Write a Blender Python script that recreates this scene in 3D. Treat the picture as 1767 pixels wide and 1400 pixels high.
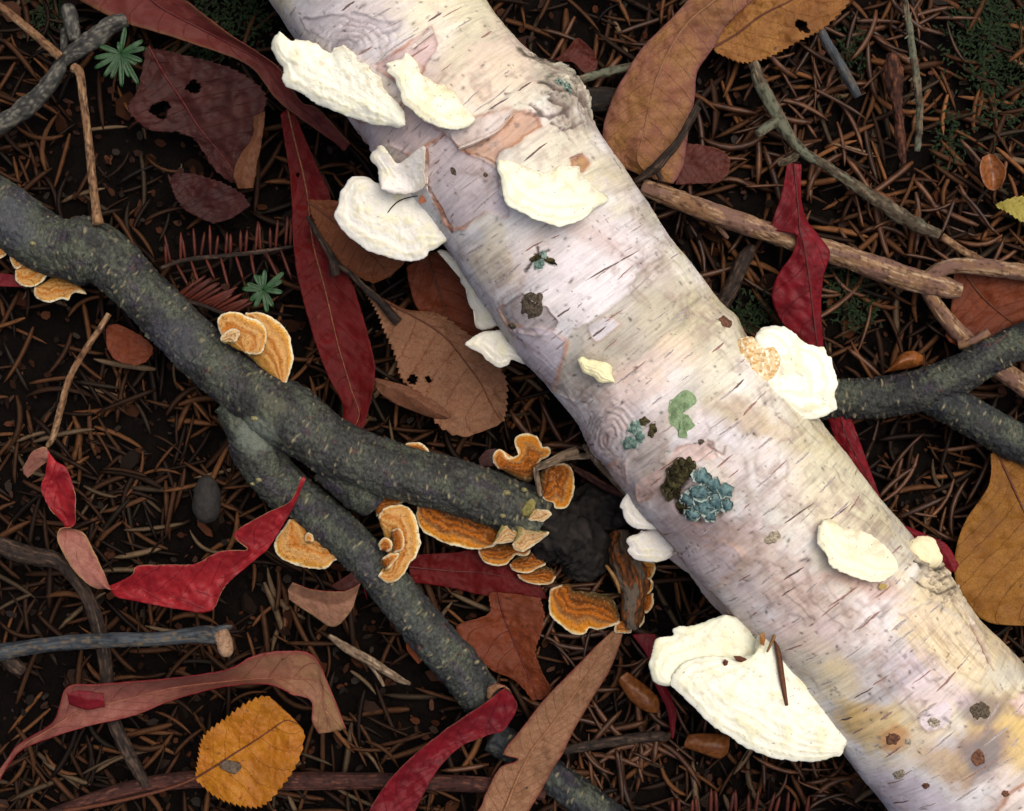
import bpy, math, random
import numpy as np
from mathutils import Vector, Matrix

# ------------------------------------------------------------------ scale, camera, light
S = 0.00017            # metres for one photograph pixel at the level of the soil
D = 2941.0             # camera height above the soil, in those units (0.5 m)
W0, H0 = 883.5, 700.0

for o in list(bpy.data.objects):
    bpy.data.objects.remove(o, do_unlink=True)
scene = bpy.context.scene
COL = scene.collection

cam_data = bpy.data.cameras.new('camera')
cam = bpy.data.objects.new('camera', cam_data)
COL.objects.link(cam)
cam.location = (0, 0, D * S)
cam.rotation_euler = (0, 0, 0)
cam_data.sensor_fit = 'HORIZONTAL'
cam_data.angle = 2 * math.atan(W0 / D)
cam_data.clip_start = 0.01
cam_data.clip_end = 200.0
scene.camera = cam

SUN_DIR = Vector((0.27, 0.22, 0.92)).normalized()      # towards the light
world = bpy.data.worlds.new('World')
scene.world = world
world.use_nodes = True
wn = world.node_tree
bg = wn.nodes['Background']
sky = wn.nodes.new('ShaderNodeTexSky')
sky.sky_type = 'NISHITA'
sky.sun_disc = False
sky.sun_elevation = math.asin(SUN_DIR.z)
sky.sun_rotation = math.atan2(SUN_DIR.x, SUN_DIR.y)
sky.air_density = 0.7
sky.dust_density = 9.0
sky.ozone_density = 0.6
wn.links.new(sky.outputs[0], bg.inputs[0])
bg.inputs[1].default_value = 0.14
sun_data = bpy.data.lights.new('sun', 'SUN')
sun_data.energy = 1.1
sun_data.angle = math.radians(50)
sun_data.color = (1.0, 0.965, 0.90)
sun = bpy.data.objects.new('sun', sun_data)
COL.objects.link(sun)
sun.location = SUN_DIR * 3
sun.rotation_euler = SUN_DIR.to_track_quat('Z', 'Y').to_euler()

vs = scene.view_settings
vs.view_transform = 'Standard'
vs.look = 'None'
vs.gamma = 1.0
vs.use_curve_mapping = False
vs.exposure = 0.0
scene.cycles.use_denoising = True
scene.cycles.max_bounces = 6
scene.cycles.diffuse_bounces = 3
scene.cycles.glossy_bounces = 2
scene.cycles.transparent_max_bounces = 4

rng = np.random.default_rng(7)
random.seed(7)

# ------------------------------------------------------------------ noise in numpy
def _hash(ix, iy, iz):
    h = (ix.astype(np.uint32) * np.uint32(374761393) + iy.astype(np.uint32) * np.uint32(668265263)
         + iz.astype(np.uint32) * np.uint32(2147483647 - 1013904))
    h = (h ^ (h >> np.uint32(13))) * np.uint32(1274126177)
    h = h ^ (h >> np.uint32(16))
    return (h & np.uint32(0xffffff)).astype(np.float64) / 16777215.0

def vnoise(x, y, z=0.0):
    x, y, z = np.broadcast_arrays(np.asarray(x, float), np.asarray(y, float), np.asarray(z, float))
    xi = np.floor(x).astype(np.int64); yi = np.floor(y).astype(np.int64); zi = np.floor(z).astype(np.int64)
    fx = x - xi; fy = y - yi; fz = z - zi
    fx = fx * fx * (3 - 2 * fx); fy = fy * fy * (3 - 2 * fy); fz = fz * fz * (3 - 2 * fz)
    r = 0
    for a in (0, 1):
        wa = fx if a else 1 - fx
        for b in (0, 1):
            wb = fy if b else 1 - fy
            for c in (0, 1):
                wc = fz if c else 1 - fz
                r = r + wa * wb * wc * _hash(xi + a, yi + b, zi + c)
    return r

def fbm(x, y, z=0.0, o=4, g=0.5):
    s = 0; a = 1.0; t = 0
    x = np.asarray(x, float); y = np.asarray(y, float); z = np.asarray(z, float)
    for k in range(o):
        s = s + a * vnoise(x + 17.3 * k, y - 9.1 * k, z + 5.7 * k); t += a
        x, y, z = (x * 0.79 - y * 0.5 + z * 0.35) * 2.03, (x * 0.58 + y * 0.77 - z * 0.26) * 2.03, (z * 0.9 - x * 0.14 + y * 0.41) * 2.03; a *= g
    return s / t

def sstep(a, b, x):
    t = np.clip((x - a) / (b - a), 0, 1)
    return t * t * (3 - 2 * t)

GK = 1.0                # reflectance of the set of things being built, against the tone read from the photograph
def lin(r, g, b):
    f = lambda c: (c / 255 / 12.92) if c / 255 <= 0.04045 else ((c / 255 + 0.055) / 1.055) ** 2.4
    return (f(r) * GK, f(g) * GK, f(b) * GK)

def mixc(a, b, m):
    return a * (1 - m[:, None]) + np.asarray(b)[None, :] * m[:, None]

# ------------------------------------------------------------------ pixel <-> place
def P(x, y, z):
    """place (in units) of the photo pixel x,y for something at height z"""
    k = (D - np.asarray(z, float)) / D
    return np.stack(np.broadcast_arrays((np.asarray(x, float) - W0) * k, (H0 - np.asarray(y, float)) * k, np.asarray(z, float)), -1)

def toPx(v):
    k = D / (D - v[..., 2])
    return W0 + v[..., 0] * k, H0 - v[..., 1] * k

def Z(ox, oy, k):
    return lambda pts: [(ox + p[0] / k, oy + p[1] / k) + tuple(p[2:]) for p in pts]
zA = Z(0, 0, 2.945); zB = Z(450, 0, 2.945); zC = Z(1000, 0, 2.3038); zD = Z(0, 350, 2.945)
zE = Z(550, 350, 2.945); zF = Z(400, 700, 2.945); zG = Z(0, 720, 2.0583); zH = Z(500, 1000, 2.5243)
zI = Z(950, 500, 2.945); zJ = Z(1050, 900, 2.4644); zK = Z(800, 720, 3.5); zL = Z(1400, 500, 2.2589)

def catmull(pts, n):
    """n samples through pts, evenly by arc length"""
    p = np.asarray(pts, float)
    if len(p) == 2:
        t = np.linspace(0, 1, n)[:, None]
        return p[0] * (1 - t) + p[1] * t
    q = np.vstack([2 * p[0] - p[1], p, 2 * p[-1] - p[-2]])
    out = []
    for i in range(1, len(q) - 2):
        t = np.linspace(0, 1, 24, endpoint=False)[:, None]
        a, b, c, d = q[i - 1], q[i], q[i + 1], q[i + 2]
        out.append(0.5 * (2 * b + (c - a) * t + (2 * a - 5 * b + 4 * c - d) * t ** 2 + (3 * b - a - 3 * c + d) * t ** 3))
    out = np.vstack(out + [p[-1:]])
    l = np.r_[0, np.cumsum(np.linalg.norm(np.diff(out[:, :2], axis=0), axis=1) + 1e-6)]
    u = np.linspace(0, l[-1], n)
    return np.stack([np.interp(u, l, out[:, k]) for k in range(out.shape[1])], 1)

# ------------------------------------------------------------------ mesh objects
def make_mesh(name, v, quads=None, tris=None, mats=(), matidx=None, col=None, uv=None, smooth=True):
    v = np.asarray(v, float) * S
    faces = []
    nq = 0 if quads is None else len(quads)
    nt = 0 if tris is None else len(tris)
    me = bpy.data.meshes.new(name)
    me.vertices.add(len(v)); me.vertices.foreach_set('co', v.astype(np.float32).ravel())
    loops = np.concatenate([np.asarray(quads, np.int32).ravel() if nq else np.zeros(0, np.int32),
                            np.asarray(tris, np.int32).ravel() if nt else np.zeros(0, np.int32)])
    tot = np.r_[np.full(nq, 4, np.int32), np.full(nt, 3, np.int32)]
    start = np.r_[0, np.cumsum(tot)[:-1]].astype(np.int32)
    me.loops.add(len(loops)); me.loops.foreach_set('vertex_index', loops)
    me.polygons.add(nq + nt); me.polygons.foreach_set('loop_start', start)
    if matidx is not None:
        me.polygons.foreach_set('material_index', np.asarray(matidx, np.int32))
    me.polygons.foreach_set('use_smooth', np.full(nq + nt, smooth))
    for m in mats: me.materials.append(m)
    me.update(calc_edges=True)
    if col is not None:
        a = me.color_attributes.new('Col', 'FLOAT_COLOR', 'POINT')
        c = np.ones((len(v), 4), np.float32); c[:, :3] = np.clip(col, 0, 1)
        a.data.foreach_set('color', c.ravel())
    if uv is not None:
        l = me.uv_layers.new(name='UVMap')
        l.data.foreach_set('uv', np.asarray(uv, np.float32)[loops].ravel())
    me.validate()
    return me

def recentre(me, base=True):
    n = len(me.vertices)
    co = np.zeros(n * 3, np.float32); me.vertices.foreach_get('co', co); co = co.reshape(-1, 3)
    c = (co.min(0) + co.max(0)) / 2
    if base: c[2] = co[:, 2].min()
    co -= c
    me.vertices.foreach_set('co', co.ravel()); me.update()
    return Vector([float(t) for t in c])

def link(name, me, parent=None):
    loc = recentre(me)
    o = bpy.data.objects.new(name, me)
    COL.objects.link(o)
    if parent is not None:
        o.parent = parent
        q = parent; off = Vector((0, 0, 0))
        while q is not None:
            off += q.location; q = q.parent
        o.location = loc - off
    else:
        o.location = loc
    return o

def tag(o, label, cat, group=None, kind=None):
    if label: o['label'] = label
    if cat: o['category'] = cat
    if group: o['group'] = group
    if kind: o['kind'] = kind
    return o

def thing(name, label, cat, x, y, z=0, group=None):
    o = bpy.data.objects.new(name, None)
    COL.objects.link(o)
    o.empty_display_size = 0.005
    o.location = [float(t) for t in P(x, y, z) * S]
    return tag(o, label, cat, group)

def grid_quads(n, m, wrap=False):
    i = np.arange(n - 1)[:, None]; j = np.arange(m if wrap else m - 1)[None, :]
    j2 = (j + 1) % m
    return np.stack(np.broadcast_arrays(i * m + j, i * m + j2, (i + 1) * m + j2, (i + 1) * m + j), -1).reshape(-1, 4)

# ------------------------------------------------------------------ materials
def nodemat(name):
    m = bpy.data.materials.new(name); m.use_nodes = True
    nt = m.node_tree; b = nt.nodes['Principled BSDF']
    return m, nt, b

def attr_mat(name, rough=0.8, spec=0.25, vary=0.25, nscale=900, bump=0.3, bscale=2500, bdist=0.0002, sss=0.0, stretch=None, second=None):
    """colour from the computed 'Col' attribute, varied and roughened by noise"""
    m, nt, b = nodemat(name)
    N, L = nt.nodes, nt.links
    at = N.new('ShaderNodeAttribute'); at.attribute_name = 'Col'
    tc = N.new('ShaderNodeTexCoord')
    n1 = N.new('ShaderNodeTexNoise'); n1.inputs['Scale'].default_value = nscale; n1.inputs['Detail'].default_value = 5
    n1.inputs['Roughness'].default_value = 0.65
    L.new(tc.outputs['Object'], n1.inputs['Vector'])
    mr = N.new('ShaderNodeMapRange'); mr.inputs[1].default_value = 0.25; mr.inputs[2].default_value = 0.75
    mr.inputs[3].default_value = 1 - vary; mr.inputs[4].default_value = 1 + vary
    L.new(n1.outputs['Fac'], mr.inputs[0])
    mx = N.new('ShaderNodeMix'); mx.data_type = 'RGBA'; mx.blend_type = 'MULTIPLY'; mx.inputs[0].default_value = 1
    L.new(at.outputs['Color'], mx.inputs[6]); L.new(mr.outputs[0], mx.inputs[7])
    L.new(mx.outputs[2], b.inputs['Base Color'])
    n2 = N.new('ShaderNodeTexNoise'); n2.inputs['Scale'].default_value = bscale; n2.inputs['Detail'].default_value = 4
    L.new(tc.outputs['Object'], n2.inputs['Vector'])
    bp = N.new('ShaderNodeBump'); bp.inputs['Strength'].default_value = bump; bp.inputs['Distance'].default_value = bdist
    L.new(n2.outputs['Fac'], bp.inputs['Height']); L.new(bp.outputs[0], b.inputs['Normal'])
    b.inputs['Roughness'].default_value = rough
    b.inputs['Specular IOR Level'].default_value = spec
    if sss:
        b.inputs['Subsurface Weight'].default_value = sss
        b.inputs['Subsurface Radius'].default_value = (0.002, 0.0018, 0.0013)
        b.inputs['Subsurface Scale'].default_value = 0.6
    return m

def plain_mat(name, c1, c2, scale=800, rough=0.7, spec=0.3, bump=0.4, bdist=0.0002, rnd=0.0, contrast=(0.35, 0.65), c3=None):
    """two or three colours mixed by noise; rnd adds a different brightness for each object"""
    m, nt, b = nodemat(name)
    N, L = nt.nodes, nt.links
    tc = N.new('ShaderNodeTexCoord')
    oi = N.new('ShaderNodeObjectInfo')
    n1 = N.new('ShaderNodeTexNoise'); n1.noise_dimensions = '4D'
    n1.inputs['Scale'].default_value = scale; n1.inputs['Detail'].default_value = 6; n1.inputs['Roughness'].default_value = 0.62
    L.new(tc.outputs['Object'], n1.inputs['Vector'])
    mw = N.new('ShaderNodeMath'); mw.operation = 'MULTIPLY'; mw.inputs[1].default_value = 37.0
    L.new(oi.outputs['Random'], mw.inputs[0]); L.new(mw.outputs[0], n1.inputs['W'])
    cr = N.new('ShaderNodeValToRGB')
    e = cr.color_ramp.elements
    e[0].position = contrast[0]; e[0].color = (*c1, 1); e[1].position = contrast[1]; e[1].color = (*c2, 1)
    if c3:
        x = e.new(min(contrast[1] + 0.12, 0.99)); x.color = (*c3, 1)
    L.new(n1.outputs['Fac'], cr.inputs[0])
    last = cr.outputs[0]
    if rnd:
        mr = N.new('ShaderNodeMapRange'); mr.inputs[3].default_value = 1 - rnd; mr.inputs[4].default_value = 1 + rnd
        L.new(oi.outputs['Random'], mr.inputs[0])
        mx = N.new('ShaderNodeMix'); mx.data_type = 'RGBA'; mx.blend_type = 'MULTIPLY'; mx.inputs[0].default_value = 1
        L.new(last, mx.inputs[6]); L.new(mr.outputs[0], mx.inputs[7]); last = mx.outputs[2]
    L.new(last, b.inputs['Base Color'])
    bp = N.new('ShaderNodeBump'); bp.inputs['Strength'].default_value = bump; bp.inputs['Distance'].default_value = bdist
    L.new(n1.outputs['Fac'], bp.inputs['Height']); L.new(bp.outputs[0], b.inputs['Normal'])
    b.inputs['Roughness'].default_value = rough; b.inputs['Specular IOR Level'].default_value = spec
    return m

def leaf_mat(name, c1, c2, vein, nveins=9, slant=2.2, veinw=0.05, retic=0.5, spots=0.25, spotc=(0.02, 0.012, 0.008),
             rough=0.6, spec=0.18, tip=None, edge=None, rscale=1500, transl=0.0):
    """leaf blade: mottled colour, side veins set from the blade's own u,v, fine net of veinlets, dark spots"""
    m, nt, b = nodemat(name)
    N, L = nt.nodes, nt.links
    def math_(op, a, bb=None, clamp=False):
        n = N.new('ShaderNodeMath'); n.operation = op; n.use_clamp = clamp
        for i, q in enumerate((a, bb)):
            if q is None: continue
            if isinstance(q, (int, float)): n.inputs[i].default_value = q
            else: L.new(q, n.inputs[i])
        return n.outputs[0]
    def mixn(f, a, bb, mode='MIX'):
        n = N.new('ShaderNodeMix'); n.data_type = 'RGBA'; n.blend_type = mode
        if isinstance(f, (int, float)): n.inputs[0].default_value = f
        else: L.new(f, n.inputs[0])
        for i, q in ((6, a), (7, bb)):
            if isinstance(q, tuple): n.inputs[i].default_value = (*q, 1)
            else: L.new(q, n.inputs[i])
        return n.outputs[2]
    tc = N.new('ShaderNodeTexCoord'); sp = N.new('ShaderNodeSeparateXYZ')
    L.new(tc.outputs['UV'], sp.inputs[0])
    u = sp.outputs[0]; v = math_('ABSOLUTE', math_('MULTIPLY', math_('SUBTRACT', sp.outputs[1], 0.5), 2.0))
    nz = N.new('ShaderNodeTexNoise'); nz.inputs['Scale'].default_value = 160; nz.inputs['Detail'].default_value = 5; nz.inputs['Roughness'].default_value = 0.6
    L.new(tc.outputs['Object'], nz.inputs['Vector'])
    mr = N.new('ShaderNodeMapRange'); mr.inputs[1].default_value = 0.32; mr.inputs[2].default_value = 0.68
    L.new(nz.outputs['Fac'], mr.inputs[0])
    base = mixn(mr.outputs[0], c1, c2)
    if tip is not None:
        t = N.new('ShaderNodeMapRange'); t.inputs[1].default_value = 0.55; t.inputs[2].default_value = 1.0
        L.new(math_('ADD', u, math_('MULTIPLY', math_('SUBTRACT', nz.outputs['Fac'], 0.5), 0.5)), t.inputs[0])
        base = mixn(t.outputs[0], base, tip)
    if edge is not None:
        t = N.new('ShaderNodeMapRange'); t.inputs[1].default_value = 0.8; t.inputs[2].default_value = 1.0
        L.new(v, t.inputs[0]); base = mixn(t.outputs[0], base, edge)
    # side veins
    wob = math_('MULTIPLY', math_('SUBTRACT', nz.outputs['Fac'], 0.5), 0.35)
    x = math_('ADD', math_('SUBTRACT', math_('MULTIPLY', u, float(nveins)), math_('MULTIPLY', math_('POWER', v, 1.2), slant)), wob)
    side = math_('MULTIPLY', math_('GREATER_THAN', sp.outputs[1], 0.5), 0.43)
    fr = math_('ABSOLUTE', math_('SUBTRACT', math_('FRACT', math_('ADD', math_('ADD', x, side), 20.0)), 0.5))
    vm = N.new('ShaderNodeMapRange'); vm.inputs[1].default_value = veinw; vm.inputs[2].default_value = 0.0
    vm.inputs[3].default_value = 0.0; vm.inputs[4].default_value = 1.0
    L.new(fr, vm.inputs[0])
    vmask = vm.outputs[0]
    vo = N.new('ShaderNodeTexVoronoi'); vo.feature = 'DISTANCE_TO_EDGE'; vo.inputs['Scale'].default_value = rscale
    L.new(tc.outputs['Object'], vo.inputs['Vector'])
    rm = N.new('ShaderNodeMapRange'); rm.inputs[1].default_value = 0.10; rm.inputs[2].default_value = 0.0
    L.new(vo.outputs['Distance'], rm.inputs[0])
    vo2 = N.new('ShaderNodeTexVoronoi'); vo2.feature = 'DISTANCE_TO_EDGE'; vo2.inputs['Scale'].default_value = rscale * 0.36
    L.new(tc.outputs['Object'], vo2.inputs['Vector'])
    rm2 = N.new('ShaderNodeMapRange'); rm2.inputs[1].default_value = 0.05; rm2.inputs[2].default_value = 0.0
    L.new(vo2.outputs['Distance'], rm2.inputs[0])
    net = math_('MULTIPLY', math_('MAXIMUM', math_('MULTIPLY', rm.outputs[0], 0.6), rm2.outputs[0]), retic)
    base = mixn(net, base, vein)
    base = mixn(math_('MULTIPLY', vmask, 0.55), base, vein)
    # bruises: broad darker areas with uneven borders
    nb = N.new('ShaderNodeTexNoise'); nb.inputs['Scale'].default_value = 75; nb.inputs['Detail'].default_value = 7; nb.inputs['Roughness'].default_value = 0.68
    L.new(tc.outputs['Object'], nb.inputs['Vector'])
    bm = N.new('ShaderNodeMapRange'); bm.inputs[1].default_value = 0.50; bm.inputs[2].default_value = 0.66
    L.new(nb.outputs['Fac'], bm.inputs[0])
    base = mixn(math_('MULTIPLY', bm.outputs[0], 0.45), base, tuple(0.45 * a_ + 0.15 * b_ for a_, b_ in zip(c1, spotc)))
    # spots
    ns = N.new('ShaderNodeTexNoise'); ns.inputs['Scale'].default_value = 620; ns.inputs['Detail'].default_value = 3
    L.new(tc.outputs['Object'], ns.inputs['Vector'])
    sm = N.new('ShaderNodeMapRange'); sm.inputs[1].default_value = 0.72 - 0.12 * spots; sm.inputs[2].default_value = 0.78 - 0.12 * spots
    L.new(ns.outputs['Fac'], sm.inputs[0])
    base = mixn(math_('MULTIPLY', sm.outputs[0], 0.75), base, spotc)
    n3 = N.new('ShaderNodeTexNoise'); n3.inputs['Scale'].default_value = 2600; n3.inputs['Detail'].default_value = 3
    L.new(tc.outputs['Object'], n3.inputs['Vector'])
    g = N.new('ShaderNodeMapRange'); g.inputs[3].default_value = 0.72; g.inputs[4].default_value = 1.28
    L.new(n3.outputs['Fac'], g.inputs[0])
    base = mixn(1.0, base, g.outputs[0], 'MULTIPLY')
    L.new(base, b.inputs['Base Color'])
    hgt = math_('SUBTRACT', math_('MULTIPLY', nz.outputs['Fac'], 1.2), math_('ADD', math_('MULTIPLY', vmask, 0.5), math_('MULTIPLY', net, 0.25)))
    bp = N.new('ShaderNodeBump'); bp.inputs['Strength'].default_value = 0.6; bp.inputs['Distance'].default_value = 0.0004
    L.new(hgt, bp.inputs['Height']); L.new(bp.outputs[0], b.inputs['Normal'])
    b.inputs['Roughness'].default_value = rough; b.inputs['Specular IOR Level'].default_value = spec
    return m
# ------------------------------------------------------------------ 2-d helpers for tracing
def pip(x, y, poly):
    p = np.asarray(poly, float); inside = np.zeros(np.shape(x), bool)
    j = len(p) - 1
    for i in range(len(p)):
        c = ((p[i, 1] > y) != (p[j, 1] > y)) & (x < (p[j, 0] - p[i, 0]) * (y - p[i, 1]) / (p[j, 1] - p[i, 1] + 1e-12) + p[i, 0])
        inside ^= c; j = i
    return inside

def dpoly(x, y, poly, closed=False):
    p = np.asarray(poly, float)
    if closed: p = np.vstack([p, p[:1]])
    d = np.full(np.shape(x), 1e9)
    for a, b in zip(p[:-1], p[1:]):
        e = b - a; l2 = (e ** 2).sum() + 1e-9
        t = np.clip(((x - a[0]) * e[0] + (y - a[1]) * e[1]) / l2, 0, 1)
        d = np.minimum(d, np.hypot(x - a[0] - t * e[0], y - a[1] - t * e[1]))
    return d

def sdist(x, y, poly):
    """signed distance, positive inside"""
    d = dpoly(x, y, poly, True)
    return np.where(pip(x, y, poly), d, -d)

GK = 0.91
# ------------------------------------------------------------------ the birch log
ZA = 172.0
axis_px = [(430, -420, 166), (520, -250, 166), (610, -82, 165), (711, 93, 156), (798, 200, 160), (888, 309, 165), (998, 474, 164),
           (1076, 572, 160), (1153, 669, 158), (1288, 839, 165), (1434, 1014, 160), (1560, 1168, 163), (1631, 1247, 168), (1700, 1335, 170),
           (1800, 1462, 172), (1960, 1665, 172)]
NS, NT, NB = 1140, 330, 24
ax = catmull(axis_px, NS)
A3 = P(ax[:, 0], ax[:, 1], ZA)
Rr = ax[:, 2] * (D - ZA) / D
T = np.gradient(A3, axis=0); T /= np.linalg.norm(T, axis=1)[:, None]
Nn = np.stack([-T[:, 1], T[:, 0], np.zeros(NS)], 1)       # towards the right edge in the picture
th = np.r_[np.linspace(-math.radians(112), math.radians(112), NT), math.radians(112) + np.linspace(0, math.radians(136), NB + 1)[1:-1]]
NTH = len(th)
arc = np.r_[0, np.cumsum(np.linalg.norm(np.diff(A3, axis=0), axis=1))]
ss = np.repeat(arc, NTH); tt = np.tile(th, NS)
sn, cs = np.sin(tt), np.cos(tt)
Rrep = np.repeat(Rr, NTH)
Nrep = np.repeat(Nn, NTH, 0); Arep = np.repeat(A3, NTH, 0)
nrm = Nrep * sn[:, None] + np.array([0, 0, 1.0])[None] * cs[:, None]
lv0 = Arep + nrm * Rrep[:, None]
lx, ly = toPx(lv0)
q = tt * 155.0                                            # distance round the bark
c3 = (cs * 155, sn * 155)

def n3(f_s, f_t, o=4, seed=0.0, g=0.5):
    """noise on the bark that closes round the log; f_s along, f_t around"""
    return fbm(ss * f_s + seed, c3[0] * f_t + 31.7, c3[1] * f_t + seed * 0.37, o, g)

warpx = (n3(0.02, 0.02, 4, 3) - 0.5); warpy = (n3(0.02, 0.02, 4, 9) - 0.5)
fine = n3(0.11, 0.05, 3, 21) - 0.5
h = (n3(0.006, 0.008, 3, 1) - 0.5) * 16 + (n3(0.03, 0.02, 3, 2) - 0.5) * 3.0
# swellings
for (bx_, by_, br, ba) in [(985, 150, 62, 26), (940, 170, 60, 8), (1045, 765, 52, 13), (600, 75, 60, 10), (1640, 1010, 70, 12), (1205, 850, 55, 7),
                           (1255, 560, 26, 9), (1690, 1225, 24, 4), (918, 527, 40, 6), (1110, 870, 60, 8), (1500, 1280, 90, 5)]:
    h += ba * np.exp(-((lx - bx_) ** 2 + (ly - by_) ** 2) / (2 * (br * 0.6) ** 2)) * (cs > -0.5)

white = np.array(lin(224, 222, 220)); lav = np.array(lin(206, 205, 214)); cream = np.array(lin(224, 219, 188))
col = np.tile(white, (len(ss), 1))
m = sstep(-0.25, 0.75, sn + (n3(0.008, 0.01, 3, 5) - 0.5) * 1.5)          # warm light on the right flank painted in as cream
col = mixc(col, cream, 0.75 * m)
m = sstep(0.1, -0.7, sn + (n3(0.01, 0.012, 3, 6) - 0.5) * 1.2)  # cool skylit shade of the left flank painted in as lavender
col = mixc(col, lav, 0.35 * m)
# smudges: grey, pink, cream
m = sstep(0.50, 0.68, n3(0.016, 0.008, 5, 11)); col = mixc(col, lin(160, 153, 150), 0.6 * m)
m = sstep(0.52, 0.70, n3(0.009, 0.010, 5, 12)); col = mixc(col, lin(218, 188, 174), 0.3 * m)
m = sstep(0.50, 0.70, n3(0.014, 0.006, 5, 13)); col = mixc(col, lin(244, 240, 238), 0.75 * m)
m = sstep(0.54, 0.70, n3(0.010, 0.012, 5, 14)); col = mixc(col, lin(198, 184, 136), 0.5 * m)

def blob(x, y, rx, ry, ang, color, op, soft=0.6, rag=0.85):
    global col
    a = math.radians(ang); dx, dy = lx - x, ly - y
    u = (dx * math.cos(a) + dy * math.sin(a)) / rx; v = (-dx * math.sin(a) + dy * math.cos(a)) / ry
    d = np.hypot(u, v) + rag * (warpx * 1.6 + fine * 0.9)
    m = sstep(1 + soft * 0.5, 1 - soft * 0.5, d) * (cs > -0.6)
    col = mixc(col, color, op * m)
    return m

# broad tints along the trunk
blob(600, 60, 90, 110, 30, lin(186, 178, 182), 0.55)
blob(800, 60, 130, 70, 50, lin(228, 218, 178), 0.45)
blob(1050, 460, 120, 90, 50, lin(228, 222, 226), 0.6)
blob(860, 120, 60, 80, 40, lin(233, 205, 190), 0.4)
blob(1090, 590, 120, 55, -38, lin(178, 170, 145), 0.6, 0.8)
blob(1180, 560, 70, 60, 40, lin(214, 205, 160), 0.5, 0.9)
blob(1120, 640, 90, 40, -35, lin(222, 190, 175), 0.4)
blob(1080, 760, 80, 60, 30, lin(184, 172, 174), 0.6)
blob(1290, 780, 100, 60, 40, lin(225, 218, 226), 0.5)
blob(1300, 1000, 120, 80, 45, lin(216, 186, 176), 0.45, 0.8)
blob(1400, 1080, 110, 70, 40, lin(222, 194, 182), 0.4, 0.8)
blob(1200, 960, 70, 60, 45, lin(190, 172, 172), 0.6)
blob(1460, 860, 110, 60, 50, lin(222, 214, 176), 0.5)
blob(1440, 1180, 60, 40, 45, lin(228, 208, 150), 0.55, 0.9)
blob(1640, 1080, 120, 60, 48, lin(232, 214, 170), 0.8, 0.7)
blob(1500, 1250, 60, 40, 10, lin(226, 188, 110), 0.8, 0.9)
blob(1580, 1250, 100, 50, -30, lin(214, 196, 150), 0.6, 0.9)
blob(1730, 1270, 70, 60, 30, lin(222, 190, 110), 0.8, 0.9)
blob(1690, 1310, 58, 46, -20, lin(150, 120, 110), 0.7, 0.9)
blob(1690, 1310, 44, 34, -20, lin(120, 118, 122), 0.8, 0.8)
blob(1630, 1320, 50, 30, 30, lin(206, 176, 130), 0.6, 0.9)
blob(1690, 1225, 38, 26, 0, lin(118, 112, 120), 0.7, 0.9)
blob(1540, 1275, 26, 20, 0, lin(190, 140, 90), 0.8, 0.9)
blob(1595, 1180, 70, 40, 30, lin(226, 208, 224), 0.5, 0.9)
blob(1570, 1370, 80, 30, 20, lin(206, 192, 206), 0.6, 0.9)
blob(1495, 1010, 60, 22, 20, lin(170, 120, 100), 0.6, 0.9)       # stains round the brackets
blob(1280, 720, 70, 26, 30, lin(176, 158, 118), 0.7, 0.9)
blob(1370, 745, 60, 40, 40, lin(200, 186, 140), 0.6, 0.9)
blob(1000, 395, 90, 16, 30, lin(196, 176, 170), 0.6, 0.9)
blob(1200, 880, 70, 45, 40, lin(150, 130, 130), 0.65, 0.9)
blob(745, 250, 90, 50, 30, lin(200, 176, 172), 0.6)

# torn sheets of bark: sharp ragged edge, the sheet one paper thicker, the rim curled and brown
def sheet(poly, color, op, dh, rim=lin(176, 120, 84), rimw=3.0, rag=9.0, rimop=0.8):
    global col, h
    d = sdist(lx, ly, poly) + rag * (warpx * 2 + fine * 0.8)
    m = sstep(-0.8, 0.8, d) * (cs > -0.5)
    col = mixc(col, color, op * m)
    h += dh * m
    r = np.exp(-((d - (0 if dh < 0 else -1)) / rimw) ** 2) * (cs > -0.5)
    col = mixc(col, rim, rimop * r * sstep(0.35, 0.6, n3(0.02, 0.02, 3, 44)))
    h += 1.6 * r * (1 if dh < 0 else 0.6)

sheet([(603, 204), (660, 214), (701, 170), (735, 212), (766, 234), (732, 251), (708, 268), (667, 248), (633, 258)], lin(204, 186, 186), 0.7, -2)
sheet([(640, 112), (700, 78), (722, 60), (745, 46), (750, 65), (752, 78), (734, 109), (727, 128), (700, 160), (680, 140)], lin(200, 172, 170), 0.8, -3)
sheet([(735, 255), (773, 231), (790, 256), (858, 280), (864, 333), (878, 360), (874, 372), (840, 367), (803, 394), (779, 400), (749, 340), (732, 306)],
      lin(200, 188, 192), 0.8, -3.5)
sheet([(785, 258), (851, 234), (881, 206), (886, 190), (922, 202), (934, 219), (902, 241), (866, 264), (856, 288), (832, 272)], lin(196, 160, 136), 0.95, -4)
sheet([(770, 228), (830, 200), (884, 186), (880, 206), (850, 236), (796, 256)], lin(222, 212, 206), 0.6, 2)
sheet([(985, 275), (1005, 268), (1022, 282), (1006, 296), (990, 290)], lin(176, 134, 84), 0.9, -3)
sheet([(1095, 470), (1086, 503), (1036, 547), (988, 567), (978, 585), (974, 622), (957, 672), (990, 690), (1050, 640), (1120, 600), (1180, 560), (1190, 500), (1150, 440)],
      lin(184, 178, 160), 0.6, -2, rim=lin(150, 140, 124), rimop=0.5)
sheet([(862, 533), (900, 508), (945, 530), (962, 556), (952, 572), (905, 574), (880, 562)], lin(150, 142, 142), 0.7, -2, rim=lin(206, 160, 130))
sheet([(880, 560), (960, 575), (978, 590), (968, 630), (955, 668), (930, 640), (900, 612)], lin(206, 196, 206), 0.7, 2)
sheet([(1015, 560), (1055, 548), (1070, 560), (1030, 592), (1018, 584)], lin(222, 218, 224), 0.8, 1.5, rimop=0.3)
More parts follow.
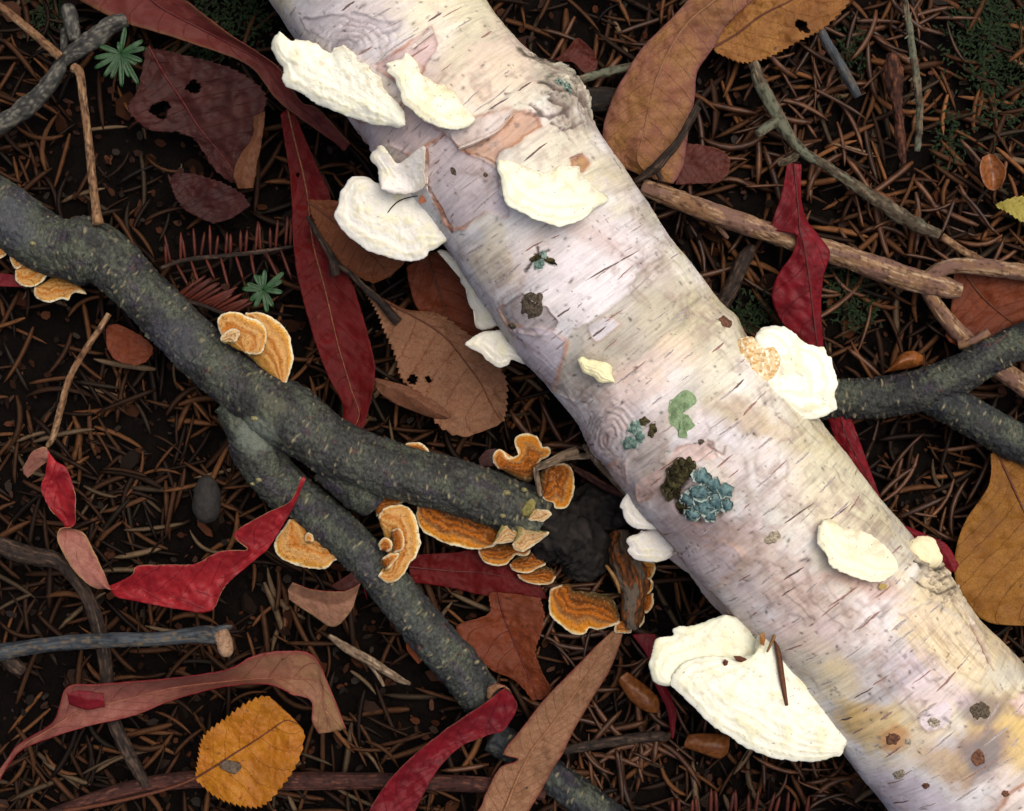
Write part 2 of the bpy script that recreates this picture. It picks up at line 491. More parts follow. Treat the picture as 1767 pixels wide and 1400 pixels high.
sheet([(1100, 830), (1150, 800), (1170, 770), (1230, 760), (1240, 790), (1190, 800), (1140, 850), (1110, 860)], lin(222, 188, 176), 0.6, -2)
sheet([(1060, 800), (1085, 790), (1092, 830), (1075, 850)], lin(214, 184, 178), 0.6, 2)
sheet([(1170, 960), (1250, 930), (1285, 960), (1270, 985), (1215, 1020), (1190, 1010)], lin(212, 200, 206), 0.5, 2, rimop=0.4)
sheet([(1560, 1060), (1600, 1040), (1660, 1075), (1700, 1150), (1690, 1185), (1640, 1150), (1590, 1110)], lin(232, 216, 184), 0.7, -3, rim=lin(210, 200, 180))
sheet([(1669, 1068), (1680, 1078), (1700, 1115), (1714, 1158), (1702, 1140), (1686, 1108), (1672, 1085)], lin(120, 66, 54), 0.95, -5, rag=3, rim=lin(230, 220, 200))
sheet([(1585, 1240), (1632, 1208), (1642, 1225), (1628, 1255), (1600, 1262), (1588, 1252)], lin(226, 214, 222), 0.8, 1.5, rimop=0.2)
sheet([(1735, 1210), (1760, 1196), (1810, 1190), (1820, 1260), (1780, 1245), (1750, 1235)], lin(232, 206, 196), 0.9, 3)
sheet([(1700, 1420), (1740, 1370), (1800, 1330), (1830, 1420)], lin(228, 216, 206), 0.8, 3)
sheet([(520, 30), (570, 22), (610, 20), (670, 38), (700, 30), (690, 52), (640, 60), (600, 66), (560, 60), (530, 50)], lin(186, 178, 184), 0.4, -1.5, rim=lin(130, 122, 124), rimop=0.6)

# rough scaly bark over the old scars
def rough(x, y, rx, ry, ang, amp, color, op):
    global col, h
    a = math.radians(ang); dx, dy = lx - x, ly - y
    u = (dx * math.cos(a) + dy * math.sin(a)) / rx; v = (-dx * math.sin(a) + dy * math.cos(a)) / ry
    m = sstep(1.15, 0.55, np.hypot(u, v) + warpx * 0.8) * (cs > -0.6)
    f = n3(0.055, 0.055, 4, 71, 0.6)
    crack = sstep(0.055, 0.0, np.abs(f - 0.5)) * m
    col = mixc(col, color, op * m * sstep(0.3, 0.7, n3(0.05, 0.04, 4, 72)))
    col = mixc(col, lin(70, 66, 56), 0.8 * crack)
    h += m * ((np.round(f * 9) / 9 - 0.5) * amp) - crack * 3
rough(975, 175, 70, 46, 60, 22, lin(156, 150, 132), 0.9)
rough(950, 112, 58, 24, 52, 14, lin(84, 84, 62), 0.95)
rough(1625, 1015, 62, 40, 30, 18, lin(186, 172, 146), 0.8)
rough(1600, 970, 30, 30, 30, 10, lin(150, 138, 116), 0.8)
rough(1200, 850, 62, 40, 40, 8, lin(140, 124, 124), 0.5)
# open cracks, seams and dark edges of the scars
def crackline(pts, w, color, op=0.9, dep=3.0):
    global col, h
    d = dpoly(lx, ly, pts) + (warpx + fine) * w * 1.6
    m = sstep(w, w * 0.25, d) * (cs > -0.5) * sstep(0.25, 0.45, n3(0.04, 0.04, 3, 61))
    col = mixc(col, color, op * m); h -= dep * m
dk = lin(44, 38, 30)
for pts, w in (([(922, 200), (945, 206), (970, 198)], 5), ([(925, 150), (945, 165), (965, 174), (988, 184)], 3.5), ([(932, 126), (955, 148), (978, 160)], 4), ([(950, 215), (975, 226), (998, 216)], 3), ([(960, 130), (972, 150), (980, 172), (1000, 190)], 3.5),
               ([(895, 178), (915, 186), (935, 202)], 3), ([(940, 180), (962, 190), (976, 208)], 3), ([(1572, 972), (1600, 990), (1628, 984)], 3), ([(1578, 1008), (1610, 1030), (1642, 1018)], 3), ([(1632, 985), (1650, 1005), (1660, 1024)], 5), ([(1600, 1010), (1630, 1000), (1650, 1030)], 3),
               ([(905, 470), (925, 441), (946, 432)], 3), ([(922, 440), (938, 450), (956, 458)], 3.5), ([(926, 428), (930, 450)], 4), ([(1190, 800), (1185, 830), (1165, 850), (1175, 880), (1205, 898)], 6), ([(1238, 890), (1260, 875), (1262, 850)], 3)):
    crackline(pts, w, dk)
crackline([(896, 84), (918, 104), (940, 118), (962, 132), (990, 152)], 9, lin(64, 64, 42), 0.9, 1)
crackline([(915, 95), (950, 118), (985, 140)], 5, lin(40, 40, 28), 0.9, 2)
for pts, w in (([(1068, 830), (1110, 880), (1150, 928), (1178, 962)], 3), ([(1178, 960), (1212, 1018), (1248, 1062)], 3), ([(735, 260), (738, 320), (760, 360), (780, 400)], 3), ([(1290, 1090), (1350, 1160), (1420, 1230), (1458, 1290)], 3), ([(1220, 770), (1248, 785), (1252, 770)], 2.5)):
    crackline(pts, w, lin(126, 84, 62), 0.75, 2)
# fibres where the paper has worn off
a = math.radians(-38)
fm = np.exp(-(((lx - 1640) / 85) ** 2 + ((ly - 1100) / 60) ** 2)) * (cs > 0)
fib = fbm(q * 0.25, ss * 0.02, 3.3, 4)
col = mixc(col, lin(190, 168, 126), fm * 0.8 * sstep(0.48, 0.62, fib)); h += fm * (fib - 0.5) * 6

# growth swirls round two branch scars
for (x, y, rx, ry, ang, c, nr) in [(603, 78, 78, 52, -15, lin(120, 112, 118), 6), (1052, 758, 50, 64, 20, lin(128, 104, 98), 6)]:
    a = math.radians(ang); dx, dy = lx - x, ly - y
    u = (dx * math.cos(a) + dy * math.sin(a)) / rx; v = (-dx * math.sin(a) + dy * math.cos(a)) / ry
    d = np.hypot(u, v) + warpx * 0.55 + fine * 0.1
    m = sstep(1.2, 0.8, d) * (cs > -0.6)
    w = np.abs(((d * nr) % 1.0) - 0.5) * 2
    line = sstep(0.72, 0.98, w) * m * sstep(0.35, 0.6, n3(0.03, 0.03, 3, 50))
    col = mixc(col, c, line * 0.65); h += m * (w - 0.5) * -2.2
    m2 = sstep(0.45, 0.15, d); col = mixc(col, np.array(c) * 1.25, 0.55 * m2)

# papery layers: each level of the torn paper has its own tone and a thin brown lip
for (fs, ft, sd, lv_, op) in ((0.0055, 0.009, 81, 6, 0.6), (0.013, 0.012, 82, 4, 0.3)):
    f = n3(fs, ft, 5, sd, 0.55) * lv_ * 1.6
    k_ = np.floor(f); tone = _hash(k_.astype(np.int64), k_.astype(np.int64) * 7 + sd, k_.astype(np.int64) * 3)
    gate = sstep(0.42, 0.58, n3(0.004, 0.006, 3, sd + 9))
    col = col * (1 + op * 0.34 * (tone - 0.55) * gate)[:, None]
    col = mixc(col, lin(214, 186, 178), op * 0.5 * gate * (tone > 0.72))
    e_ = np.minimum(f - k_, 1 - (f - k_)) / (lv_ * 1.6 * fs * 2.2)
    lip = np.exp(-(e_ / 1.3) ** 2) * gate * sstep(0.4, 0.6, n3(0.03, 0.02, 3, sd + 5))
    col = mixc(col, lin(150, 128, 116), 0.5 * lip); h += (k_ - k_.mean()) * 0.5 * gate
# fine horizontal streaks and flecks
st = n3(0.16, 0.012, 3, 33, 0.6)
col = col * (1 - 0.22 * sstep(0.58, 0.75, st))[:, None]
st = n3(0.35, 0.02, 2, 34)
col = col * (1 - 0.12 * sstep(0.55, 0.8, st))[:, None] * (1 + 0.05 * sstep(0.5, 0.2, st))[:, None]
sp = n3(0.20, 0.20, 2, 35)
col = mixc(col, lin(74, 66, 64), 0.75 * sstep(0.83, 0.90, sp))
sp = n3(0.09, 0.06, 3, 36)
col = mixc(col, lin(112, 100, 96), 0.6 * sstep(0.76, 0.82, sp))
h += (n3(0.3, 0.05, 2, 37) - 0.5) * 0.9

# scattered dark specks and nicks
G = col.reshape(NS, NTH, 3); Hh = h.reshape(NS, NTH)
rk = np.random.default_rng(77)
for _ in range(1000):
    i0, j0 = rk.integers(8, NS - 8), rk.integers(8, NT - 8)
    a_ = rk.uniform(0.55, 1.1) * (1.8 if rk.random() < 0.12 else 1); b_ = rk.uniform(0.6, 1.5) * (2.2 if rk.random() < 0.25 else 1); sk = rk.uniform(-0.5, 0.5)
    ii, jj = np.mgrid[-7:8, -7:8]
    m = np.exp(-((ii + sk * jj) / a_) ** 2 - (jj / b_) ** 2)[..., None] * rk.uniform(0.6, 1.0)
    cc_ = np.array(lin(*[(40, 34, 34), (70, 60, 58), (66, 44, 38), (100, 90, 88)][rk.integers(4)]))
    G[i0 - 7:i0 + 8, j0 - 7:j0 + 8] = G[i0 - 7:i0 + 8, j0 - 7:j0 + 8] * (1 - m) + cc_ * m
    Hh[i0 - 7:i0 + 8, j0 - 7:j0 + 8] -= 0.8 * m[..., 0]
col = G.reshape(-1, 3); h = Hh.ravel()

# underside of the log mixed towards dark brown
m = sstep(-0.35, -0.9, cs); col = mixc(col, lin(90, 74, 58), 0.8 * m)

lv = Arep + nrm * (Rrep + h)[:, None]
LOGV = lv.reshape(NS, NTH, 3)
gi = np.gradient(LOGV, axis=0); gj = np.roll(LOGV, -1, 1) - np.roll(LOGV, 1, 1)
LOGN = np.cross(gj, gi); LOGN /= np.linalg.norm(LOGN, axis=2)[..., None] + 1e-9
if LOGN[NS // 2, NT // 2, 2] < 0: LOGN = -LOGN
LPX, LPY = toPx(LOGV)
JT = slice(0, NT)
CPX, CPY = LPX[::8, :NT:8], LPY[::8, :NT:8]
CPEN = np.where(np.cos(th[:NT:8])[None] < -0.05, 1e6, 0)

def log_at(x, y):
    """place and normal on the bark seen at photo pixel x,y"""
    d = (CPX - x) ** 2 + (CPY - y) ** 2 + CPEN
    i, j = np.unravel_index(np.argmin(d), d.shape)
    i0, j0 = max(i * 8 - 10, 0), max(j * 8 - 10, 0)
    d = (LPX[i0:i0 + 21, j0:min(j0 + 21, NT)] - x) ** 2 + (LPY[i0:i0 + 21, j0:min(j0 + 21, NT)] - y) ** 2
    i, j = np.unravel_index(np.argmin(d), d.shape); i += i0; j += j0
    i = min(max(i, 1), NS - 2); j = min(max(j, 1), NT - 2)
    a = np.array([[LPX[i + 1, j] - LPX[i, j], LPX[i, j + 1] - LPX[i, j]], [LPY[i + 1, j] - LPY[i, j], LPY[i, j + 1] - LPY[i, j]]])
    try:
        f = np.clip(np.linalg.solve(a, [x - LPX[i, j], y - LPY[i, j]]), -1, 1)
    except np.linalg.LinAlgError:
        f = np.zeros(2)
    p = LOGV[i, j] + f[0] * (LOGV[i + 1, j] - LOGV[i, j]) + f[1] * (LOGV[i, j + 1] - LOGV[i, j])
    return p, LOGN[i, j], i, j

def log_z(x, y):
    """smooth height of the log (no bark relief) over photo pixels; beyond the edge it stays at the flank"""
    x = np.asarray(x, float); y = np.asarray(y, float)
    k = np.argmin((x.ravel()[:, None] - ax[None, ::8, 0]) ** 2 + (y.ravel()[:, None] - ax[None, ::8, 1]) ** 2, 1) * 8
    k = np.clip(k, 1, NS - 2)
    t = ax[k + 1, :2] - ax[k - 1, :2]; t /= np.linalg.norm(t, axis=1)[:, None]
    dx, dy = x.ravel() - ax[k, 0], y.ravel() - ax[k, 1]
    d = np.abs(dx * t[:, 1] - dy * t[:, 0]) / ax[k, 2]
    return (ZA + Rr[k] * np.sqrt(np.clip(1 - d ** 2, 0.0, 1))).reshape(x.shape)

mat_bark = attr_mat('birch_bark', rough=0.62, spec=0.3, vary=0.08, nscale=1700, bump=0.25, bscale=3200, bdist=0.00015)
nt_ = mat_bark.node_tree; N_, L_n = nt_.nodes, nt_.links
tc_ = N_.new('ShaderNodeTexCoord'); base_ = [l for l in nt_.links if l.to_socket.name == 'Base Color'][0].from_socket
def bark_grain(prev, sx, sy, lo, hi, a, b, detail=4):
    mp = N_.new('ShaderNodeMapping'); mp.inputs['Scale'].default_value = (sx, sy, 1); L_n.new(tc_.outputs['UV'], mp.inputs[0])
    nz_ = N_.new('ShaderNodeTexNoise'); nz_.inputs['Scale'].default_value = 1; nz_.inputs['Detail'].default_value = detail; nz_.inputs['Roughness'].default_value = 0.65; L_n.new(mp.outputs[0], nz_.inputs['Vector'])
    r_ = N_.new('ShaderNodeMapRange'); r_.inputs[1].default_value = lo; r_.inputs[2].default_value = hi; r_.inputs[3].default_value = a; r_.inputs[4].default_value = b; L_n.new(nz_.outputs['Fac'], r_.inputs[0])
    x_ = N_.new('ShaderNodeMix'); x_.data_type = 'RGBA'; x_.blend_type = 'MULTIPLY'; x_.inputs[0].default_value = 1
    L_n.new(prev, x_.inputs[6]); L_n.new(r_.outputs[0], x_.inputs[7]); return x_.outputs[2]
g_ = bark_grain(base_, 0.22, 0.02, 0.3, 0.7, 1.10, 0.84)         # fine streaks round the log
g_ = bark_grain(g_, 0.06, 0.045, 0.56, 0.70, 1.0, 0.80, 8)       # grey cloudy smears with crisp borders
g_ = bark_grain(g_, 0.30, 0.16, 0.66, 0.72, 1.0, 0.55, 2)        # pepper
L_n.new(g_, N_['Principled BSDF'].inputs['Base Color'])
quads = grid_quads(NS, NTH, True)
capc = len(lv)
lvv = np.vstack([lv, A3[:1], A3[-1:]])
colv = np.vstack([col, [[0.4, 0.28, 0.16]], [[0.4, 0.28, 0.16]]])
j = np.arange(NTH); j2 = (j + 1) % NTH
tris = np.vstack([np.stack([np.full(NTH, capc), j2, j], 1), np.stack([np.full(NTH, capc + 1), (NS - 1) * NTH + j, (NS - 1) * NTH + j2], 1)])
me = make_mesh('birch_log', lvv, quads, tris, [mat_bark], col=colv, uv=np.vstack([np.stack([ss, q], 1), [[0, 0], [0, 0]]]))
birch = thing('birch_log', 'thick white birch log with papery bark lying across the needle litter', 'log', 1153, 669, 10)
bark = link('bark', me, birch)

# lenticels: raised corky dashes running round the log
mat_lent = [plain_mat('lenticel_grey', lin(130, 122, 122), lin(190, 180, 176), 2500, 0.85), plain_mat('lenticel_brown', lin(116, 84, 74), lin(172, 140, 130), 2500, 0.85),
            plain_mat('lenticel_dark', lin(74, 60, 56), lin(130, 110, 104), 2500, 0.85)]
def grid_pt(fi, fj):
    fi = min(max(fi, 0), NS - 1.001); fj = min(max(fj, 0), NT - 1.001)
    i, j = int(fi), int(fj); a, b = fi - i, fj - j
    p = (LOGV[i, j] * (1 - a) * (1 - b) + LOGV[i + 1, j] * a * (1 - b) + LOGV[i, j + 1] * (1 - a) * b + LOGV[i + 1, j + 1] * a * b)
    return p, LOGN[i, j]
ds = arc[-1] / (NS - 1); dt = 155.0 * math.radians(224) / (NT - 1)
def lenticel(x, y, ln, wd, mi, slant=0.0, name='lenticel'):
    p, n, i, j = log_at(x, y)
    K = 7
    rows = []
    for k in range(K):
        t = k / (K - 1) * 2 - 1
        w = wd * 0.5 * max(0.15, (1 - abs(t) ** 4)) * (0.75 + 0.5 * random.random())
        fj = j + t * ln * 0.5 / dt; fi = i + slant * t * ln / ds + random.uniform(-0.3, 0.3)
        for sgn, up in ((-1, -0.4), (-0.55, 1.1), (0, 0.5), (0.55, 1.1), (1, -0.4)):
            pp, nn = grid_pt(fi + sgn * w / ds, fj)
            rows.append(pp + nn * up * (0.5 + 0.25 * wd / 4))
    me = make_mesh(name, rows, grid_quads(K, 5), None, [mat_lent[mi]])
    return link(name, me, bark)
used = []
hand = [(1010, 55, 50), (690, 75, 55), (640, 55, 26), (600, 40, 22), (505, 20, 24), (520, 60, 18), (860, 165, 44), (905, 150, 26), (700, 255, 30), (835, 350, 52), (925, 262, 44),
        (995, 270, 26), (820, 430, 40), (920, 425, 30), (880, 470, 46), (1100, 395, 34), (1105, 490, 56), (1060, 545, 30), (968, 542, 34), (960, 580, 24), (970, 595, 26),
        (1140, 545, 40), (1175, 540, 50), (1030, 575, 34), (1080, 650, 40), (1095, 640, 44), (1155, 610, 20), (1240, 600, 30), (1180, 550, 30), (1255, 680, 30), (1275, 665, 26),
        (1295, 705, 34), (1240, 730, 38), (1260, 740, 40), (1320, 765, 26), (1385, 790, 34), (1120, 800, 28), (1135, 795, 30), (1155, 800, 40), (1250, 795, 30), (1330, 880, 28),
        (1320, 830, 30), (1345, 805, 32), (1430, 835, 40), (1400, 885, 44), (1450, 880, 40), (1475, 870, 40), (1560, 860, 22), (1590, 900, 30), (1230, 985, 36), (1265, 1035, 26),
        (1325, 1000, 26), (1370, 990, 34), (1330, 1045, 24), (1360, 1020, 26), (1400, 1015, 22), (1375, 1070, 20), (1445, 1040, 60), (1455, 1030, 50), (1500, 1070, 40), (1488, 1078, 36),
        (1440, 1065, 22), (1550, 1078, 30), (1570, 1090, 30), (1545, 1110, 24), (1400, 1135, 28), (1490, 1195, 34), (1520, 1175, 28), (1640, 1170, 54), (1565, 1205, 28), (1530, 1235, 22),
        (1600, 1225, 34), (1460, 1240, 26), (1540, 1300, 34), (1620, 1285, 56), (1720, 1270, 44), (1690, 1330, 54), (1670, 1370, 36), (1555, 1385, 34), (1600, 1390, 30), (1525, 1020, 30),
        (780, 20, 40), (800, 40, 36), (840, 60, 30), (600, 10, 24), (660, 20, 30), (750, 30, 26), (880, 200, 22), (720, 90, 40)]
for (x, y, l) in hand:
    lenticel(x, y, l * 1.15, random.uniform(2.4, 4.2), random.choice([0, 0, 0, 1, 1, 2]), random.uniform(-0.05, 0.05)); used.append((x, y))
tries = 0
while len(used) < 235 and tries < 3000:
    tries += 1
    i = random.randrange(NS); j = random.randrange(20, NT - 20)
    x, y = LPX[i, j], LPY[i, j]
    if not (0 < x < 1767 and 0 < y < 1400): continue
    if any(abs(x - a) + abs(y - b) < 34 for a, b in used): continue
    used.append((x, y))
    lenticel(x, y, random.choice([12, 16, 22, 30, 40]), random.uniform(1.8, 3.0), random.choice([0, 0, 1]), random.uniform(-0.05, 0.05))
# thin pointed slits
for (x, y, l) in [(1060, 455, 110), (1440, 890, 70), (1380, 885, 60), (860, 180, 40)]:
    lenticel(x, y, l, 3.0, 2, 0.06)

# knots and scars: lumpy discs seated on the bark
def log_patch(name, outline, up, amp, mat, parent, rings=7, n=40, seed=0, dome=1.0, edge_in=1.2, noisef=0.12, rim=None):
    o = np.asarray(outline, float)
    o = catmull(np.vstack([o, o[:1]]), n + 1)[:-1]
    c = o.mean(0)
    V = []
    for r in np.linspace(0.08, 1, rings):
        for k in range(n):
            x, y = c + (o[k] - c) * r
            p, nn, _, _ = log_at(x, y)
            e = (1 - r ** 3) * up * dome + (amp * (float(fbm(x * noisef, y * noisef, seed, 3)) - 0.5) * 2)
            V.append(p + nn * (e if r < 0.99 else -edge_in))
    V = np.array(V)
    q_ = grid_quads(rings, n, True)
    V = np.vstack([V, V[:n].mean(0)[None]])
    k = np.arange(n)
    t_ = np.stack([np.full(n, len(V) - 1), (k + 1) % n, k], 1)
    # orient outwards
    cc = None
    if rim is not None:
        f = fbm(V[:, 0] * 0.12, V[:, 1] * 0.12, seed, 3); r = np.r_[np.repeat(np.linspace(0.08, 1, rings), n), 0]
        cc = mixc(np.tile(np.array(rim[0]), (len(V), 1)), rim[1], sstep(0.35, 0.65, f)); cc = mixc(cc, rim[2], 0.9 * sstep(0.78, 0.95, r))
    me = make_mesh(name, V, q_[:, ::-1], t_[:, ::-1], [mat], col=cc)
    return me
def ell(x, y, a, b, ang=0, n=18, rag=0.15):
    r = []
    for k in range(n):
        t = k / n * 2 * math.pi; f = 1 + random.uniform(-rag, rag); ca, sa = math.cos(math.radians(ang)), math.sin(math.radians(ang))
        u, v = a * math.cos(t) * f, b * math.sin(t) * f
        r.append((x + u * ca - v * sa, y + u * sa + v * ca))
    return r
mat_knot = plain_mat('knot_wood', lin(44, 38, 30), lin(112, 100, 84), 1600, 0.9, 0.2, 0.8, 0.0006)
mat_knot2 = plain_mat('knot_brown', lin(70, 44, 34), lin(130, 92, 70), 1600, 0.9, 0.2, 0.8, 0.0005)
mat_knot3 = plain_mat('scar_pale', lin(96, 88, 72), lin(196, 184, 160), 1500, 0.9, 0.2, 0.9, 0.0006)
for (x, y, a, b, an, up, amp, mt) in [(918, 527, 20, 26, 10, 4, 5, mat_knot), (1540, 1275, 13, 12, 0, 3, 3, mat_knot2), (1688, 1307, 13, 15, 0, 3, 3, mat_knot2), (1692, 1227, 20, 17, 10, 3, 6, mat_knot),
                                      (1553, 1337, 13, 9, -10, 1.5, 2, mat_knot3), (1597, 1356, 8, 6, 0, 1.5, 2, mat_knot2), (1252, 556, 14, 9, 40, 6, 5, mat_knot2), (1332, 927, 16, 11, -20, 4, 6, mat_knot3),
                                      (782, 296, 9, 5, 60, 2, 2, mat_knot), (838, 302, 5, 4, 40, 2, 2, mat_knot), (1612, 1247, 13, 9, 20, 2, 5, mat_knot3), (1567, 1280, 7, 6, 0, 2, 3, mat_knot3),
                                      (1210, 762, 6, 5, 0, 1, 1, mat_knot), (884, 563, 8, 6, 20, 2, 2, mat_knot), (1182, 953, 10, 9, 40, -1, 2, mat_knot), (1735, 1370, 7, 6, 0, 2, 2, mat_knot2)]:
    link('knot', log_patch('knot', ell(x, y, a, b, an), up * 0.5, amp * 0.55, mt, birch, seed=x, edge_in=0.5), bark)

# strips of loose papery bark that stand away from the log
mat_peel = plain_mat('peeling_paper', lin(206, 192, 180), lin(236, 226, 214), 900, 0.8, 0.2, 0.5, 0.0003, c3=lin(206, 150, 112))
mat_peel_in = plain_mat('peel_inner_side', lin(186, 130, 92), lin(214, 170, 134), 900, 0.8, 0.2, 0.4)
LAST_MID = [None]
def ribbon_mesh(name, stations, n, m_, mats, thick=2.0, teeth=0.0, tper=9, rag=0.0, holes=(), seed=0, wave=0.0, bend=0.0):
    """a blade through stations (left, middle, right), each x,y,z; two faces with their own materials and a rim"""
    st = np.asarray([[*a, *b, *c] for a, b, c in stations], float)
    d = np.r_[0, np.cumsum(np.linalg.norm(np.diff(st[:, 3:5], axis=0), axis=1) + 1e-3)]
    stx = np.c_[st[:, 3:5], st]
    smp = catmull(stx, n)[:, 2:]
    L_, M_, R_ = smp[:, 0:3], smp[:, 3:6], smp[:, 6:9]
    u = np.linspace(0, 1, n)
    s = np.linspace(-1, 1, m_)
    X = np.zeros((n, m_, 3))
    fl = np.ones(n); fr = np.ones(n)
    if teeth or rag:
        ph = np.arange(n) / n * (np.linalg.norm(np.diff(M_[:, :2], axis=0), axis=1).sum() / max(tper, 1))
        saw = (ph % 1.0)
        r1 = fbm(ph * 0.8, seed + 1.5, 0, 3) - 0.5; r2 = fbm(ph * 0.8, seed + 7.5, 0, 3) - 0.5
        wl = np.linalg.norm((L_ - M_)[:, :2], axis=1) + 4; wr = np.linalg.norm((R_ - M_)[:, :2], axis=1) + 4
        fl = 1 + (teeth * (saw - 0.6) + rag * 2 * r1) / wl; fr = 1 + (teeth * (((ph + 0.4) % 1.0) - 0.6) + rag * 2 * r2) / wr
    for k, t in enumerate(s):
        e = L_ if t < 0 else R_; f = fl if t < 0 else fr
        a = abs(t)
        w = a * (1 - bend) + bend * a * a if bend else a
        p = M_ + (e - M_) * (a * f)[:, None]
        p[:, 2] = M_[:, 2] + (e[:, 2] - M_[:, 2]) * w
        X[:, k] = p
    X[..., 2] += (fbm(X[..., 0] * 0.06 + seed, X[..., 1] * 0.06, seed, 3) - 0.5) * 11 * min(1.0, m_ / 26)
    if wave:
        X[..., 2] += wave * (fbm(X[..., 0] * 0.02 + seed, X[..., 1] * 0.02, seed, 3) - 0.5) * 2
    LAST_MID[0] = (X[:, (m_ - 1) // 2] + X[:, m_ // 2]) / 2
    V = P(X[..., 0], X[..., 1], X[..., 2])
    a = np.gradient(V, axis=0); b = np.gradient(V, axis=1)
    if np.cross(a, b)[..., 2].sum() < 0:                    # the first material faces up
        X = X[:, ::-1]; V = V[:, ::-1]
        a = np.gradient(V, axis=0); b = np.gradient(V, axis=1)
    nn = np.cross(a, b); nn /= np.linalg.norm(nn, axis=2)[..., None] + 1e-9
    V2 = V - nn * thick
    quads = grid_quads(n, m_)
    keep = np.ones(len(quads), bool)
    if len(holes):
        ctr = X.reshape(-1, 3)[quads].mean(1)
        for (hx, hy, hr) in holes:
            dd = np.hypot(ctr[:, 0] - hx, ctr[:, 1] - hy) + (fbm(ctr[:, 0] * 0.12, ctr[:, 1] * 0.12, seed, 2) - 0.5) * hr * 1.2
            keep &= dd > hr
    quads = quads[keep]
    N0 = n * m_
    edges = {}
    for q_ in quads:
        for x_, y_ in ((q_[0], q_[1]), (q_[1], q_[2]), (q_[2], q_[3]), (q_[3], q_[0])):
            if (y_, x_) in edges: del edges[(y_, x_)]
            else: edges[(x_, y_)] = 1
    rim = np.array([(y_, x_, x_ + N0, y_ + N0) for x_, y_ in edges]) if edges else np.zeros((0, 4), int)
    allq = np.vstack([quads, quads[:, ::-1] + N0, rim])
    mi = np.r_[np.zeros(len(quads)), np.ones(len(quads)), np.ones(len(rim))]
    uu = np.repeat(u, m_); vv = np.tile((s + 1) / 2, n)
    uv = np.tile(np.stack([uu, vv], 1), (2, 1))
    me = make_mesh(name, np.vstack([V.reshape(-1, 3), V2.reshape(-1, 3)]), allq, None, list(mats), mi, uv=uv)
    return me

def peel(stations, **k):
    return link('bark_flap', ribbon_mesh('bark_flap', stations, 40, 12, [mat_peel, mat_peel_in], thick=1.2, **k), bark)
def zz(f, a, z): 
    p = f([a])[0]; return (p[0], p[1], z)
peel([(zz(zJ, (245, 150), 120), zz(zJ, (262, 140), 150), zz(zJ, (285, 130), 190)), (zz(zJ, (320, 208), 110), zz(zJ, (330, 190), 140), zz(zJ, (345, 170), 190)),
      (zz(zJ, (365, 255), 110), zz(zJ, (385, 245), 140), zz(zJ, (405, 235), 190)), (zz(zJ, (420, 335), 110), zz(zJ, (440, 325), 140), zz(zJ, (470, 320), 195)),
      (zz(zJ, (490, 405), 130), zz(zJ, (500, 400), 150), zz(zJ, (520, 395), 190))], rag=4)
peel([(zz(zB, (820, 740), 262), zz(zB, (835, 735), 268), zz(zB, (850, 740), 262)), (zz(zB, (830, 800), 262), zz(zB, (842, 800), 276), zz(zB, (862, 810), 262)),
      (zz(zB, (828, 880), 258), zz(zB, (845, 890), 275), zz(zB, (868, 900), 262)), (zz(zB, (825, 960), 250), zz(zB, (845, 970), 264), zz(zB, (860, 985), 255))], rag=3)
peel([(zz(zB, (640, 330), 292), zz(zB, (660, 345), 300), zz(zB, (690, 350), 300)), (zz(zB, (720, 250), 305), zz(zB, (730, 262), 314), zz(zB, (745, 275), 312)),
      (zz(zB, (800, 190), 312), zz(zB, (806, 204), 322), zz(zB, (815, 218), 318)), (zz(zB, (866, 140), 318), zz(zB, (872, 150), 325), zz(zB, (882, 165), 320))], rag=2)
peel([(zz(zB, (1000, 770), 320), zz(zB, (1005, 757), 334), zz(zB, (1008, 745), 326)), (zz(zB, (1090, 735), 324), zz(zB, (1094, 722), 336), zz(zB, (1098, 705), 328)),
      (zz(zB, (1200, 680), 322), zz(zB, (1205, 665), 334), zz(zB, (1210, 650), 326)), (zz(zB, (1275, 600), 316), zz(zB, (1280, 585), 328), zz(zB, (1290, 570), 320))], rag=3)
GK = 1.0
